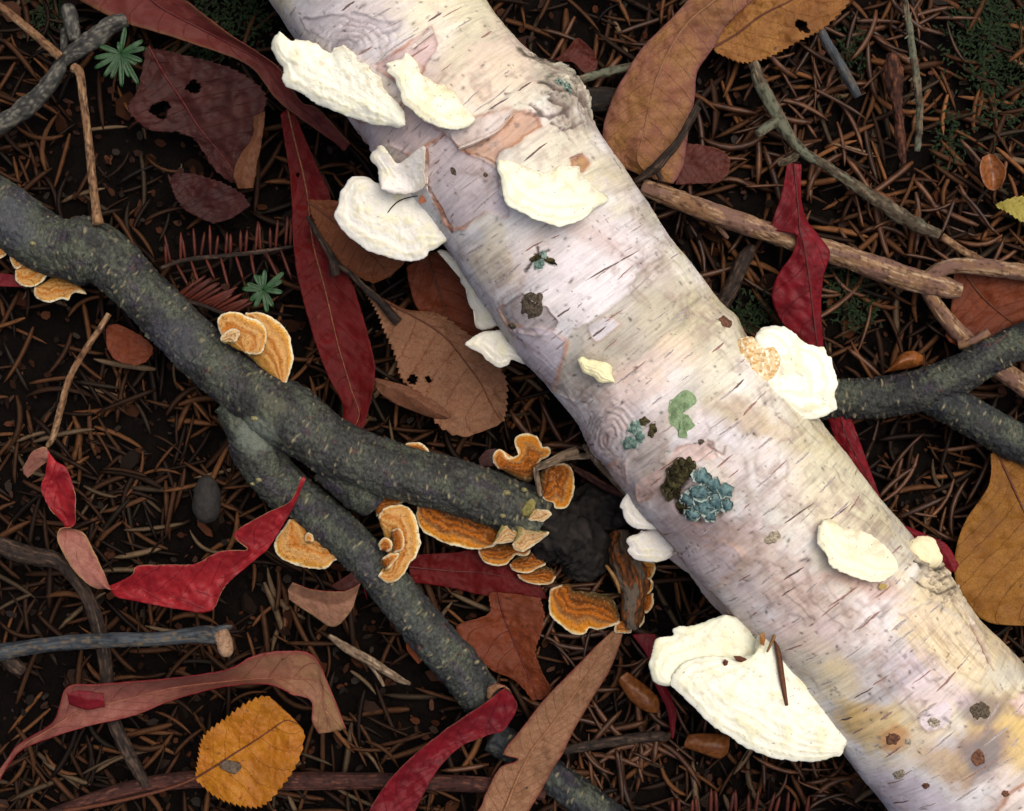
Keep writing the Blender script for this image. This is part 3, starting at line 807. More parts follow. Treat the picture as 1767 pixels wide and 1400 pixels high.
# ------------------------------------------------------------------ tubes: twigs, stems, branches
def tube_data(pts, n, m, lump=0.06, lumpf=0.03, seed=0, ridge=0.0, cracks=0.0, nodes=()):
    """returns verts, quads, tris, arc, angle, radius; pts are x,y,z,r in photo pixels"""
    c = catmull(pts, n)
    A = P(c[:, 0], c[:, 1], c[:, 2]); r = c[:, 3] * (D - c[:, 2]) / D
    t = np.gradient(A, axis=0); t /= np.linalg.norm(t, axis=1)[:, None] + 1e-9
    up = np.zeros_like(A); up[:, 2] = 1
    side = np.cross(t, up); side /= np.linalg.norm(side, axis=1)[:, None] + 1e-9
    up = np.cross(side, t)
    ang = np.linspace(0, 2 * math.pi, m, endpoint=False)
    l = np.r_[0, np.cumsum(np.linalg.norm(np.diff(A, axis=0), axis=1))]
    ss_, aa = np.meshgrid(l, ang, indexing='ij')
    rr = np.repeat(r[:, None], m, 1)
    ca, sa = np.cos(aa), np.sin(aa)
    hh = 1 + lump * 2 * (fbm(ss_ * lumpf + seed, ca * rr * lumpf * 1.3, sa * rr * lumpf * 1.3 + seed, 4) - 0.5)
    if ridge: hh += ridge * 2 * (fbm(ss_ * lumpf * 2, ca * rr * lumpf * 8, sa * rr * lumpf * 8 + seed, 3) - 0.5)
    for (npos, nw, na) in nodes:
        hh += na * np.exp(-((ss_ / l[-1] - npos) / nw) ** 2)
    V = A[:, None] + (side[:, None] * ca[..., None] + up[:, None] * sa[..., None]) * (rr * hh)[..., None]
    V = V.reshape(-1, 3)
    q = grid_quads(n, m, True)
    e0 = A[0] - t[0] * r[0] * 0.15; e1 = A[-1] + t[-1] * r[-1] * 0.15
    V = np.vstack([V, e0, e1])
    j = np.arange(m); j2 = (j + 1) % m
    tr = np.vstack([np.stack([np.full(m, n * m), j2, j], 1), np.stack([np.full(m, n * m + 1), (n - 1) * m + j, (n - 1) * m + j2], 1)])
    return V, q[:, ::-1], tr[:, ::-1], ss_.ravel(), aa.ravel(), rr.ravel()

mat_twig = attr_mat('twig_bark', rough=0.8, spec=0.25, vary=0.22, nscale=2600, bump=0.6, bscale=3000, bdist=0.0003)
def style(c1, c2, c3, crack=0.6, fibre=1.0, pits=0.02, pitc=(0.02, 0.012, 0.008), relief=1.0, peel=None):
    return dict(c1=np.array(c1), c2=np.array(c2), c3=np.array(c3), crack=crack, fibre=fibre, pits=pits, pitc=np.array(pitc), relief=relief, peel=peel)
_seed = [0]
def painted_tube(name, pts, st, parent, lump, lumpf, **k):
    _seed[0] += 1; seed = _seed[0] * 3.17
    p = np.asarray(pts, float); ln = np.linalg.norm(np.diff(p[:, :2], axis=0), axis=1).sum(); rm = p[:, 3].max()
    n = int(max(10, ln / 2.6)); m = int(min(60, max(12, rm * 2.6)))
    V, q, t, s_, a_, r_ = tube_data(pts, n, m, lump=lump, lumpf=lumpf, seed=seed, **k)
    N = len(s_); ca, sa = np.cos(a_) * r_, np.sin(a_) * r_
    f1 = fbm(s_ * 0.012 + seed, ca * 0.10, sa * 0.10, 3); f2 = fbm(s_ * 0.035, ca * 0.45 + seed, sa * 0.45, 3, 0.6); f3 = fbm(s_ * 0.09 + seed, ca * 0.12, sa * 0.12, 4, 0.6)
    c = np.tile(st['c1'], (N, 1))
    c = mixc(c, st['c2'], sstep(0.35, 0.65, f1 * 0.5 + f2 * 0.5))
    c = mixc(c, st['c3'], st['fibre'] * sstep(0.55, 0.72, f2))
    c = mixc(c, st['c1'] * 0.45, 0.8 * sstep(0.56, 0.70, f3))
    cr = sstep(0.05, 0.0, np.abs(fbm(s_ * 0.022, ca * 0.3 + seed, sa * 0.3, 3) - 0.5)) * sstep(0.45, 0.6, f1)
    c = mixc(c, st['pitc'], st['crack'] * cr)
    disp = (f3 - 0.5) * 0.16 * r_ * st['relief'] + (f2 - 0.5) * 0.10 * r_ * st['relief'] - cr * 0.07 * r_
    if st['peel'] is not None:                              # bark left only in patches
        pm = sstep(0.52, 0.55, fbm(s_ * 0.02 + seed, ca * 0.08 + 5, sa * 0.08, 4))
        c = mixc(c, st['peel'], 0.85 * pm); disp += pm * 0.06 * r_
    rs_ = np.random.default_rng(int(seed * 7)); L_ = s_.max()
    for _ in range(int(st['pits'] * ln * rm)):
        s0, a0 = rs_.uniform(0, L_), rs_.uniform(0.1, 3.04); sel = np.abs(s_ - s0) < 9
        da = (a_[sel] - a0) * r_[sel]; mm = np.exp(-(((s_[sel] - s0) / rs_.uniform(1.5, 4)) ** 2 + (da / rs_.uniform(1.2, 2.6)) ** 2))
        c[sel] = c[sel] * (1 - 0.85 * mm[:, None]) + st['pitc'] * 0.85 * mm[:, None]; disp[sel] -= 0.6 * mm
    d = V[:N].reshape(n, m, 3); d = d - d.mean(1, keepdims=True); d /= np.linalg.norm(d, axis=2)[..., None] + 1e-9
    V[:N] += d.reshape(-1, 3) * disp[:, None]
    c = np.vstack([c, c[:1] * 0.6, c[-1:] * 0.6])
    return link(name, make_mesh(name, V, q, t, [mat_twig], col=c), parent)

def tube(name, pts, mat, parent=None, n=None, m=10, **k):
    if isinstance(mat, dict):
        return painted_tube(name, pts, mat, parent, k.pop('lump', 0.08), k.pop('lumpf', 0.05), **k)
    if n is None:
        p = np.asarray(pts, float); n = int(max(8, np.linalg.norm(np.diff(p[:, :2], axis=0), axis=1).sum() / 6))
    V, q, t, *_ = tube_data(pts, n, m, **k)
    return link(name, make_mesh(name, V, q, t, [mat]), parent)

# ------------------------------------------------------------------ bracket fungi
def cap_mesh(name, free, back, mat, mode, z0=0.0, lift=0.0, slope=0.0, th0=26, th1=7, kind='white', n=150, rings=34, seed=0, rag=2.0,
             dome=6.0, bumps=3.0, centre=None, tint=None, tilt=(0, 0), zones=5.0, climb=False):
    free = np.asarray(free, float); back = np.asarray(back, float)
    poly = np.vstack([free, back])
    o = catmull(np.vstack([poly, poly[:1]]), n + 1)[:-1]
    c = np.asarray(centre, float) if centre is not None else o.mean(0)
    ang = np.arange(n)
    dirn = (o - c) / (np.linalg.norm(o - c, axis=1)[:, None] + 1e-9)
    per = np.linalg.norm(np.diff(np.vstack([o, o[:1]]), axis=0), axis=1).sum()
    ph = ang / n * 2 * math.pi
    rad = per / (2 * math.pi)
    nz = fbm(np.cos(ph) * rad * 0.16, np.sin(ph) * rad * 0.16, seed, 3) - 0.5
    o = o + dirn * (nz * 2 * rag)[:, None]
    rt = np.linspace(0.02, 1, rings) ** 0.85
    rb = np.linspace(1, 0.05, 9)[1:]
    R_ = np.r_[rt, rb]
    XY = c[None, None] + (o[None] - c) * R_[:, None, None]
    x, y = XY[..., 0].ravel(), XY[..., 1].ravel()
    top = np.repeat(np.arange(len(R_)) < rings, n)
    dh = dpoly(x, y, np.vstack([free[-1:], back, free[:1]])); de = dpoly(x, y, np.vstack([catmull(free, 60)]))
    t = dh / (dh + de + 1e-6)
    rr = np.repeat(R_, n)
    ed = dpoly(x, y, o, True)
    hmax = max(dh.max(), 1)
    if mode == 'log':
        zb = log_z(x, y) + z0 + lift * (dh / hmax)
    else:
        zb = z0 + slope * dh + tilt[0] * (x - c[0]) + tilt[1] * (y - c[1])
    th_ = th0 * (1 - t) + th1 * t
    nb = fbm(x * 0.05 + seed, y * 0.05, seed, 4) - 0.5
    nf = fbm(x * 0.22 + seed, y * 0.22, seed, 3) - 0.5
    zn = t * zones + nb * 0.7
    wavez = np.sin(zn * 2 * math.pi)
    me_ = max(th1 * 1.6, 5)
    e = np.clip(ed / me_, 0, 1)
    rnd = th1 * 0.5 * (1 - np.sqrt(np.clip(1 - (1 - e) ** 2, 0, 1)))
    zt = zb + dome * np.sin(np.clip(t, 0, 1) * math.pi * 0.9) + bumps * nb * 2 + (0.35 if kind == 'white' else 1.0) * bumps * nf * e + wavez * bumps * (0.10 if kind == 'white' else 0.24) * e - rnd
    if climb:       # never sinks into the log it grows on
        lz = log_z(x, y)
        lz = lz + 5 + bumps * nb + dome * 0.4 + 3 * nf; dz = (zt - lz) / 14.0
        zt = np.where(lz > ZA + 8, lz + 14.0 * np.log1p(np.exp(np.clip(dz, -30, 30))), zt)
    zbot = zb - th_ + rnd + bumps * nb
    zz_ = np.where(top, zt, np.minimum(zbot, zt - 0.3))
    V = P(x, y, zz_)
    nr = len(R_)
    q = grid_quads(nr, n, True)
    V = np.vstack([V, V[:n].mean(0)[None], V[(nr - 1) * n:nr * n].mean(0)[None]])
    k = np.arange(n); k2 = (k + 1) % n
    tr = np.vstack([np.stack([np.full(n, nr * n), k2, k], 1), np.stack([np.full(n, nr * n + 1), (nr - 1) * n + k, (nr - 1) * n + k2], 1)])
    f2 = fbm(x * 0.35, y * 0.35, seed + 3, 2)
    if kind == 'white':
        cc = np.tile(np.array(lin(246, 246, 226) if tint is None else tint), (len(x), 1))
        cc = mixc(cc, lin(232, 228, 180), 0.55 * sstep(0.0, 0.25, nb) )
        cc = mixc(cc, lin(222, 216, 180), 0.55 * sstep(0.3, 1.0, wavez) * sstep(0.35, 0.7, t))
        cc = mixc(cc, lin(206, 190, 150), 0.45 * sstep(0.56, 0.72, fbm(x * 0.09, y * 0.09, seed + 6, 4)) * sstep(0.7, 0.2, t))
        cc = mixc(cc, lin(200, 184, 150), 0.5 * sstep(0.16, 0.0, t) * sstep(0.35, 0.6, f2))
        cc = mixc(cc, lin(90, 66, 44), 0.8 * sstep(0.82, 0.88, f2))
        cc = mixc(cc, lin(232, 214, 180), np.where(top, 0, 0.8))
    elif kind == 'tan':
        cc = np.tile(np.array(lin(226, 202, 156)), (len(x), 1))
        cc = mixc(cc, lin(200, 160, 104), sstep(0.45, 0.6, fbm(x * 0.15, y * 0.3, seed, 4)))
        cc = mixc(cc, lin(244, 236, 208), sstep(0.55, 0.65, fbm(x * 0.3, y * 0.15, seed + 8, 4)))
    else:
        tw = np.clip(t + nb * 0.22 + nf * 0.10, 0, 1)
        if kind == 'orange':
            stops = [(0, (66, 56, 30)), (0.14, (92, 62, 26)), (0.26, (138, 78, 22)), (0.33, (92, 50, 18)), (0.42, (176, 98, 22)), (0.50, (120, 66, 22)), (0.58, (190, 108, 26)),
                     (0.66, (140, 80, 30)), (0.74, (176, 124, 66)), (0.80, (206, 128, 36)), (0.90, (224, 142, 34)), (0.955, (238, 190, 96)), (1, (250, 238, 196))]
        elif kind == 'pale':
            stops = [(0, (110, 106, 60)), (0.2, (150, 136, 84)), (0.3, (206, 178, 130)), (0.4, (176, 130, 76)), (0.5, (222, 190, 144)), (0.62, (190, 142, 84)), (0.75, (226, 196, 150)),
                     (0.86, (214, 160, 92)), (0.95, (238, 212, 160)), (1, (250, 238, 206))]
        elif kind == 'gold':
            stops = [(0, (110, 92, 44)), (0.18, (176, 122, 50)), (0.28, (204, 158, 92)), (0.36, (172, 104, 34)), (0.46, (216, 168, 100)), (0.56, (190, 112, 32)), (0.68, (222, 172, 104)),
                     (0.80, (206, 152, 86)), (0.88, (226, 156, 52)), (0.95, (240, 206, 130)), (1, (252, 246, 226))]
        else:
            stops = [(0, (96, 96, 50)), (0.5, (130, 124, 70)), (1, (170, 160, 96))]
        ps = [s_[0] for s_ in stops]; cs_ = np.array([lin(*s_[1]) for s_ in stops])
        cc = np.stack([np.interp(tw, ps, cs_[:, a]) for a in range(3)], 1)
        em = sstep(4.5, 0.5, de) * top
        if kind in ('orange', 'pale', 'gold'): cc = mixc(cc, lin(252, 240, 200), 0.85 * em)
        cc = mixc(cc, lin(70, 44, 20), 0.55 * sstep(0.62, 0.8, f2))
        cc = mixc(cc, lin(226, 196, 150), 0.2 * sstep(0.42, 0.25, f2))
        cc = mixc(cc, lin(226, 196, 140), np.where(top, 0, 0.8))
    cc = np.vstack([cc, cc[:1], cc[-1:]])
    return make_mesh(name, V, q, tr, [mat], col=cc)

mat_white = attr_mat('white_bracket_flesh', rough=0.85, spec=0.2, vary=0.05, nscale=2500, bump=0.25, bscale=2600, bdist=0.0003)
mat_orange = attr_mat('orange_bracket_hair', rough=0.9, spec=0.15, vary=0.30, nscale=3200, bump=0.8, bscale=4200, bdist=0.00035)

def fungus(name, label, caps, mat, at, group=None, cat='fungus'):
    """a bracket fungus: an empty at its base with one cap or several"""
    t = thing(name, label, cat, at[0], at[1], at[2], group)
    for kw in caps:
        kw = dict(kw); free = kw.pop('free'); back = kw.pop('back'); nm = kw.pop('name', 'cap')
        link(nm, cap_mesh(nm, free, back, mat, seed=len(bpy.data.meshes) * 0.713, **kw), t)
    return t

# ------------------------------------------------------------------ leaves
mat_stalk = plain_mat('leaf_stalk', lin(70, 40, 26), lin(120, 76, 44), 1200, 0.6)
def st3(f, rows):
    """rows of (lx,ly,lz, mx,my,mz, rx,ry,rz) in zoom coordinates"""
    out = []
    for r in rows:
        l, m_, q = f([(r[0], r[1])])[0], f([(r[3], r[4])])[0], f([(r[6], r[7])])[0]
        out.append(((l[0], l[1], r[2]), (m_[0], m_[1], r[5]), (q[0], q[1], r[8])))
    return out

def leaf(name, label, stations, top, under, n=110, m_=30, rib=None, ribr=2.2, ribmat=None, stalk=None, cat='leaf', group=None, thick=1.6, part='blade', **k):
    M = np.array([s_[1] for s_ in stations])
    c = M.mean(0)
    t = thing(name, label, cat, c[0], c[1], max(0, M[:, 2].min()), group)
    bl = link(part, ribbon_mesh(part, stations, n, m_, [top, under], thick=thick, **k), t)
    if rib is not False:
        mm = catmull(LAST_MID[0], 60)
        pts = [(p[0], p[1], p[2] + 0.7, ribr * (1 - 0.7 * i / 59) + 0.25) for i, p in enumerate(mm)]
        tube('midrib', pts, ribmat or mat_stalk, bl, n=110, m=6, lump=0.1)
    if stalk is not None:
        tube('stalk', stalk, ribmat or mat_stalk, t, m=8, lump=0.1)
    return t
GK = 0.9
# ------------------------------------------------------------------ white brackets on the birch
wh = dict(mode='log', kind='white')
fungus('bracket_fungus', 'large ragged white bracket fungus overhanging the birch above a dark maroon leaf', [dict(
    free=zB([(735, 635), (710, 650), (640, 640), (570, 635), (500, 610), (430, 590), (380, 565), (330, 545), (280, 530), (230, 490), (180, 460), (130, 445), (108, 400), (115, 350), (85, 310), (62, 270), (52, 215), (70, 185), (95, 162), (130, 190), (150, 205)]),
    back=zB([(200, 200), (250, 212), (290, 225), (320, 255), (360, 265), (375, 245), (420, 232), (450, 250), (480, 275), (490, 310), (540, 330), (560, 365), (600, 385), (612, 420), (650, 480), (700, 530), (728, 580)]),
    mode='plane', climb=True, z0=292, slope=-0.05, tilt=(0.16, -0.03), th0=30, th1=12, dome=10, bumps=5, rag=4, n=240, rings=56, kind='white')], mat_white, (640, 130, 220))
fungus('bracket_fungus', 'crescent shaped cream bracket fungus beside the large ragged white one', [dict(
    free=zB([(1095, 610), (1060, 645), (1000, 660), (930, 655), (860, 630), (800, 595), (770, 560), (730, 530), (712, 500), (710, 470), (690, 440), (680, 400), (640, 365), (650, 340), (635, 325), (680, 305), (710, 300), (735, 270)]),
    back=zB([(765, 285), (795, 320), (810, 370), (850, 395), (890, 425), (930, 430), (960, 455), (990, 470), (1005, 500), (1030, 535), (1060, 560), (1085, 590)]),
    z0=14, lift=30, th0=26, th1=9, dome=6, bumps=3, rag=2, n=190, rings=44, tint=lin(246, 244, 220), **wh)], mat_white, (760, 150, 290))
fungus('bracket_fungus', 'two lobed white bracket fungus with a hooked hair, above a brown leaf', [dict(
    free=zB([(970, 1195), (940, 1230), (880, 1270), (860, 1275), (840, 1310), (780, 1328), (700, 1325), (620, 1300), (540, 1275), (490, 1235), (440, 1200), (390, 1140), (372, 1085), (395, 1040), (400, 985), (430, 940), (460, 900), (500, 895), (550, 905), (590, 930)]),
    back=zB([(620, 920), (700, 880), (790, 940), (850, 985), (880, 1040), (910, 1100), (955, 1165)]), mode='plane', z0=218, slope=-0.16, th0=34, th1=7, dome=7, bumps=4, rag=2, n=240, rings=60, kind='white', tint=lin(236, 234, 222)),
    dict(free=zB([(610, 965), (598, 900), (590, 850), (560, 820), (558, 785), (580, 760), (605, 738), (630, 750), (655, 785)]),
         back=zB([(700, 830), (790, 765), (835, 745), (832, 850), (830, 950), (760, 985), (660, 985)]), mode='plane', climb=True, z0=262, slope=-0.25, th0=40, th1=8, dome=6, bumps=3.5, rag=2, kind='white', tint=lin(232, 228, 220))], mat_white, (740, 350, 190))
fungus('bracket_fungus', 'broad half round cream bracket fungus on the middle of the smooth birch bark', [dict(
    free=zB([(1767, 1015), (1755, 1030), (1700, 1060), (1650, 1110), (1590, 1135), (1520, 1155), (1470, 1140), (1390, 1115), (1310, 1075), (1260, 1050), (1230, 1000), (1225, 960), (1215, 900), (1200, 860), (1205, 820), (1225, 812)]),
    back=zB([(1280, 820), (1350, 850), (1420, 875), (1480, 870), (1520, 840), (1570, 845), (1620, 850), (1630, 890), (1680, 930), (1720, 970), (1760, 995)]),
    z0=14, lift=40, th0=30, th1=9, dome=5, bumps=3.5, rag=2, n=210, rings=48, tint=lin(246, 246, 222), **wh)], mat_white, (960, 310, 330))
fungus('bracket_fungus', 'narrow white strip of pored fungus along the birch edge above a brown leaf', [dict(
    free=zE([(600, 245), (640, 270), (700, 300), (720, 350), (720, 400), (750, 450), (760, 510), (790, 560), (795, 625), (820, 645), (870, 645), (905, 625)]),
    back=zE([(930, 640), (925, 590), (880, 540), (840, 490), (800, 440), (760, 390), (730, 320), (690, 280), (640, 240)]),
    mode='plane', z0=150, slope=-0.6, th0=30, th1=8, dome=3, bumps=4, rag=2, kind='white', tint=lin(224, 220, 206))], mat_white, (840, 520, 120))
fungus('bracket_fungus', 'small frilled white bracket fungus pointing out from the birch over tan serrated leaf', [dict(
    free=zE([(1080, 815), (1040, 820), (985, 800), (960, 825), (915, 838), (880, 820), (850, 800), (820, 765), (760, 735), (745, 715), (790, 680), (840, 655), (890, 650)]),
    back=zE([(930, 650), (960, 700), (1010, 740), (1055, 780)]), mode='plane', z0=165, slope=-0.15, th0=26, th1=6, dome=5, bumps=3.5, rag=2, kind='white', tint=lin(236, 232, 216))], mat_white, (880, 600, 140))
fungus('bracket_fungus', 'tiny pale yellow bracket fungus flat on the greyish birch bark', [dict(
    free=zE([(1505, 920), (1480, 915), (1430, 915), (1400, 890), (1370, 875), (1340, 860), (1320, 820), (1315, 800), (1335, 782)]),
    back=zE([(1370, 795), (1410, 800), (1460, 810), (1490, 835), (1490, 870), (1505, 905)]), z0=8, lift=14, th0=16, th1=7, dome=4, bumps=4, rag=2, n=110, rings=26, tint=lin(240, 234, 186), **wh)], mat_white, (1028, 640, 320))
fungus('bracket_fungus', 'white bracket fungus with a tan hairy base jutting over the long red leaf', [dict(
    free=zI([(1040, 240), (1050, 215), (1090, 190), (1140, 182), (1200, 195), (1250, 230), (1290, 265), (1350, 285), (1390, 295), (1405, 335), (1430, 345), (1435, 390), (1450, 430), (1460, 480), (1445, 530), (1455, 580), (1450, 610), (1400, 640), (1340, 660), (1290, 662), (1240, 640), (1200, 610), (1160, 580), (1100, 580), (1060, 560), (1035, 530)]),
    back=zI([(1060, 490), (1060, 400), (1030, 330), (1030, 280)]), mode='plane', z0=262, slope=-0.06, th0=36, th1=12, dome=10, bumps=5, rag=2.5, n=220, rings=54, kind='white', tint=lin(248, 248, 230)),
    dict(name='hairy_base', free=zI([(1020, 238), (1060, 260), (1120, 280), (1160, 320), (1162, 380), (1130, 450), (1080, 490), (1050, 525), (1010, 520)]),
         back=zI([(960, 490), (935, 440), (920, 380), (930, 320), (945, 280), (970, 250)]), mode='plane', z0=262, slope=0.18, th0=30, th1=10, dome=7, bumps=3.5, rag=3, n=150, rings=44, kind='tan')], mat_white, (1330, 640, 220))
fungus('bracket_fungus', 'thin white bracket fungus on the birch edge, upper of two beside black wood', [dict(
    free=zI([(585, 1195), (560, 1215), (500, 1220), (440, 1215), (400, 1195), (375, 1160), (365, 1120), (350, 1105), (365, 1065), (385, 1040), (390, 1000), (400, 970)]),
    back=zI([(430, 1000), (480, 1050), (520, 1090), (560, 1140), (580, 1170)]), mode='plane', z0=200, slope=-0.22, th0=26, th1=5, dome=5, bumps=3, rag=1.6, kind='white', tint=lin(232, 228, 218))], mat_white, (1115, 880, 170))
fungus('bracket_fungus', 'thin white bracket fungus on the birch edge, lower of two beside black wood', [dict(
    free=zI([(645, 1310), (620, 1350), (570, 1380), (500, 1385), (430, 1370), (390, 1330), (400, 1305), (385, 1280), (400, 1255), (440, 1240), (470, 1225)]),
    back=zI([(540, 1215), (590, 1225), (625, 1270)]), mode='plane', z0=165, slope=-0.15, th0=24, th1=5, dome=5, bumps=3, rag=1.6, kind='white', tint=lin(228, 224, 216))], mat_white, (1125, 940, 140))
fungus('bracket_fungus', 'oval cream bracket fungus on rosy birch bark next to a small round one', [dict(
    free=zJ([(910, -8), (890, 40), (888, 90), (910, 120), (930, 150), (945, 190), (1000, 220), (1060, 245), (1140, 260), (1190, 240), (1230, 215), (1243, 170)]),
    back=zJ([(1225, 120), (1190, 75), (1130, 40), (1060, 28), (1010, 30), (970, 5), (940, -12)]), z0=12, lift=26, th0=26, th1=10, dome=8, bumps=3.5, rag=2.5, n=190, rings=44, tint=lin(248, 244, 214), **wh)], mat_white, (1482, 950, 330))
fungus('bracket_fungus', 'small round knobbly cream fungus perched on the rough birch edge', [dict(
    free=zJ([(1300, 180), (1280, 150), (1268, 120), (1275, 90), (1310, 68), (1340, 60), (1380, 70), (1400, 100), (1412, 130), (1423, 155), (1410, 185), (1370, 200), (1330, 192)]),
    back=zJ([(1322, 190), (1310, 186)]), mode='plane', z0=248, slope=0.05, th0=26, th1=12, dome=14, bumps=3.5, rag=2, n=110, rings=30, kind='white', tint=lin(244, 232, 190))], mat_white, (1597, 953, 225))
fungus('bracket_fungus', 'biggest white bracket fungus, fan shaped with faint rings and a dead needle lying on it', [
    dict(free=zJ([(500, 395), (430, 415), (390, 435), (330, 445), (300, 445), (270, 460), (275, 485), (210, 495), (190, 530), (180, 580), (172, 610), (180, 660), (200, 690), (240, 700), (290, 700)]),
         back=zJ([(420, 720), (520, 700), (640, 600), (640, 450), (560, 410)]), mode='plane', z0=208, slope=-0.10, th0=40, th1=9, dome=8, bumps=4, rag=3, n=210, rings=56, kind='white', tint=lin(238, 240, 216)),
    dict(free=zJ([(620, 560), (560, 585), (480, 575), (420, 575), (360, 585), (320, 600), (280, 640), (262, 690), (300, 730), (350, 780), (400, 830), (450, 875), (520, 920), (580, 960), (650, 990), (720, 1010), (800, 1020), (880, 1022), (950, 1005), (990, 990), (1018, 930)]),
         back=zJ([(1000, 890), (970, 850), (940, 800), (890, 730), (830, 640), (770, 550), (710, 475), (640, 480)]), mode='plane', z0=232, slope=-0.10, th0=44, th1=9, dome=10, bumps=3.5, rag=2.5, n=300, rings=90, kind='white', tint=lin(246, 246, 226), zones=9)],
    mat_white, (1330, 1190, 180))
GK = 0.54
# ------------------------------------------------------------------ dark branches
mat_darkbark = attr_mat('dark_branch_bark', rough=0.7, spec=0.35, vary=0.35, nscale=2200, bump=0.8, bscale=2600, bdist=0.0004)
def branch_part(name, pts, parent, n, m, base=lin(86, 89, 82), alt=lin(62, 63, 60), green=lin(104, 112, 92), lent=60, seed=0, dark_end=None, dark_start=None, lump=0.07, nodes=(), pale=(), black=0.0):
    V, q, t, s_, a_, r_ = tube_data(pts, n, m, lump=lump, lumpf=0.016, seed=seed, ridge=0.02, nodes=nodes)
    N = len(s_)
    ca, sa = np.cos(a_) * r_, np.sin(a_) * r_
    c = np.tile(np.array(base), (N, 1))
    c = mixc(c, alt, sstep(0.38, 0.62, fbm(s_ * 0.02 + seed, ca * 0.03, sa * 0.03, 4)))
    c = mixc(c, green, 0.7 * sstep(0.5, 0.66, fbm(s_ * 0.03 + seed, ca * 0.05 + 9, sa * 0.05, 4)))
    c = mixc(c, lin(76, 62, 84), 0.5 * sstep(0.58, 0.7, fbm(s_ * 0.025 + seed, ca * 0.05 + 19, sa * 0.05, 4)))
    c = mixc(c, lin(110, 70, 66), 0.6 * sstep(0.72, 0.8, fbm(s_ * 0.06 + seed, ca * 0.09 + 29, sa * 0.09, 3)))
    w = fbm(s_ * 0.10 + 3 * fbm(s_ * 0.03, ca * 0.04, sa * 0.04, 2), ca * 0.10 + seed, sa * 0.10, 3)
    cr = sstep(0.03, 0.0, np.abs(w - 0.5))
    c = c * (1 - 0.75 * cr)[:, None]
    disp = -1.6 * cr
    disp += (fbm(s_ * 0.16, ca * 0.16, sa * 0.16 + seed, 3) - 0.5) * 7
    fine_ = fbm(s_ * 0.35, ca * 0.35, sa * 0.35 + seed, 2)
    c = c * (0.15 + 1.7 * fine_ ** 1.3)[:, None]
    rs = np.random.default_rng(int(seed * 10) + 5)
    L_ = s_.max()
    for k in range(lent):
        s0 = rs.uniform(0, L_); a0 = rs.uniform(0.1, math.pi - 0.1); wd = rs.uniform(1.3, 2.2); ln = rs.uniform(2.5, 7)
        sel = np.abs(s_ - s0) < 14
        da = (a_[sel] - a0) * r_[sel]
        dd = ((s_[sel] - s0 + da * rs.uniform(-0.3, 0.3)) / wd) ** 2 + (da / ln) ** 2
        mm = np.exp(-dd ** 2 * 1.2)
        cc = np.array(lin(190, 180, 140)) * rs.uniform(0.2, 1.0) ** 1.5
        c[sel] = c[sel] * (1 - 0.9 * mm[:, None]) + cc * 0.9 * mm[:, None]
        disp[sel] += 1.8 * mm
    px, py = toPx(V[:N])
    for (x, y, r, cc, op) in pale:
        d = np.hypot(px - x, py - y) / r + (fbm(px * 0.06, py * 0.06, seed, 3) - 0.5) * 1.2
        c = mixc(c, cc, op * sstep(1.2, 0.5, d))
    if black:
        c = c * (1 - black)
    if dark_end: c = c * (1 - 0.93 * sstep(dark_end[0], dark_end[1], s_ / L_))[:, None]
    if dark_start: c = c * (1 - 0.85 * sstep(dark_start[1], dark_start[0], s_ / L_))[:, None]
    # push the relief along the local outward direction
    ctr = V[:N].reshape(n, m, 3).mean(1, keepdims=True)
    dirn = V[:N].reshape(n, m, 3) - ctr
    dirn /= np.linalg.norm(dirn, axis=2)[..., None] + 1e-9
    V[:N] += dirn.reshape(-1, 3) * disp[:, None]
    c = np.vstack([c, c[:1], c[-1:]])
    return link(name, make_mesh(name, V, q, t, [mat_darkbark], col=c), parent)

br = thing('fallen_branch', 'forked dark grey branch with pale dots and orange brackets, running toward the birch', 'branch', 450, 700, 10)
branch_part('main_limb', [(-120, 290, 66, 50), (0, 365, 66, 54), (90, 425, 66, 50), (175, 440, 68, 50), (240, 500, 68, 45), (330, 590, 68, 46), (420, 668, 72, 50), (500, 720, 78, 52), (580, 775, 80, 50), (680, 812, 78, 48),
                          (780, 838, 74, 47), (870, 868, 66, 48), (930, 900, 58, 50)], br, 720, 130, lent=420, seed=1.3, nodes=((0.245, 0.018, 0.20), (0.62, 0.03, 0.10)),
            pale=((440, 745, 34, lin(140, 150, 134), 0.8), (470, 700, 30, lin(120, 122, 96), 0.5), (25, 380, 50, lin(92, 96, 110), 0.4), (300, 590, 50, lin(84, 84, 100), 0.4)))
branch_part('collar', [(395, 690, 58, 30), (432, 735, 52, 46), (450, 780, 44, 48), (468, 820, 36, 40), (500, 862, 34, 34)], br, 150, 120, lent=10, seed=3.1, lump=0.10,
            pale=((440, 745, 40, lin(136, 146, 130), 0.8),))
branch_part('lower_limb', [(470, 815, 34, 36), (520, 862, 38, 36), (575, 910, 42, 37), (640, 972, 44, 36), (700, 1045, 42, 37), (745, 1100, 38, 38), (790, 1150, 32, 38), (825, 1196, 26, 37), (838, 1216, 24, 34)], br, 330, 96, lent=160, seed=5.7,
            dark_end=(0.95, 0.99), base=lin(86, 91, 86), alt=lin(60, 64, 64))
branch_part('stub', [(560, 800, 66, 30), (600, 830, 60, 36), (625, 848, 54, 38), (648, 872, 48, 26)], br, 80, 80, lent=6, seed=8.2, lump=0.14, base=lin(70, 72, 66))
rot_st = style(lin(26, 23, 21), lin(40, 35, 31), lin(62, 54, 48), 0.9, 0.9, 0.0, lin(8, 6, 5), 4.0)
tube('rotten_end', [(895, 876, 52, 40), (945, 905, 44, 50), (985, 925, 34, 56), (1005, 955, 24, 50), (1000, 990, 12, 32)], rot_st, br, lump=0.32, lumpf=0.03)
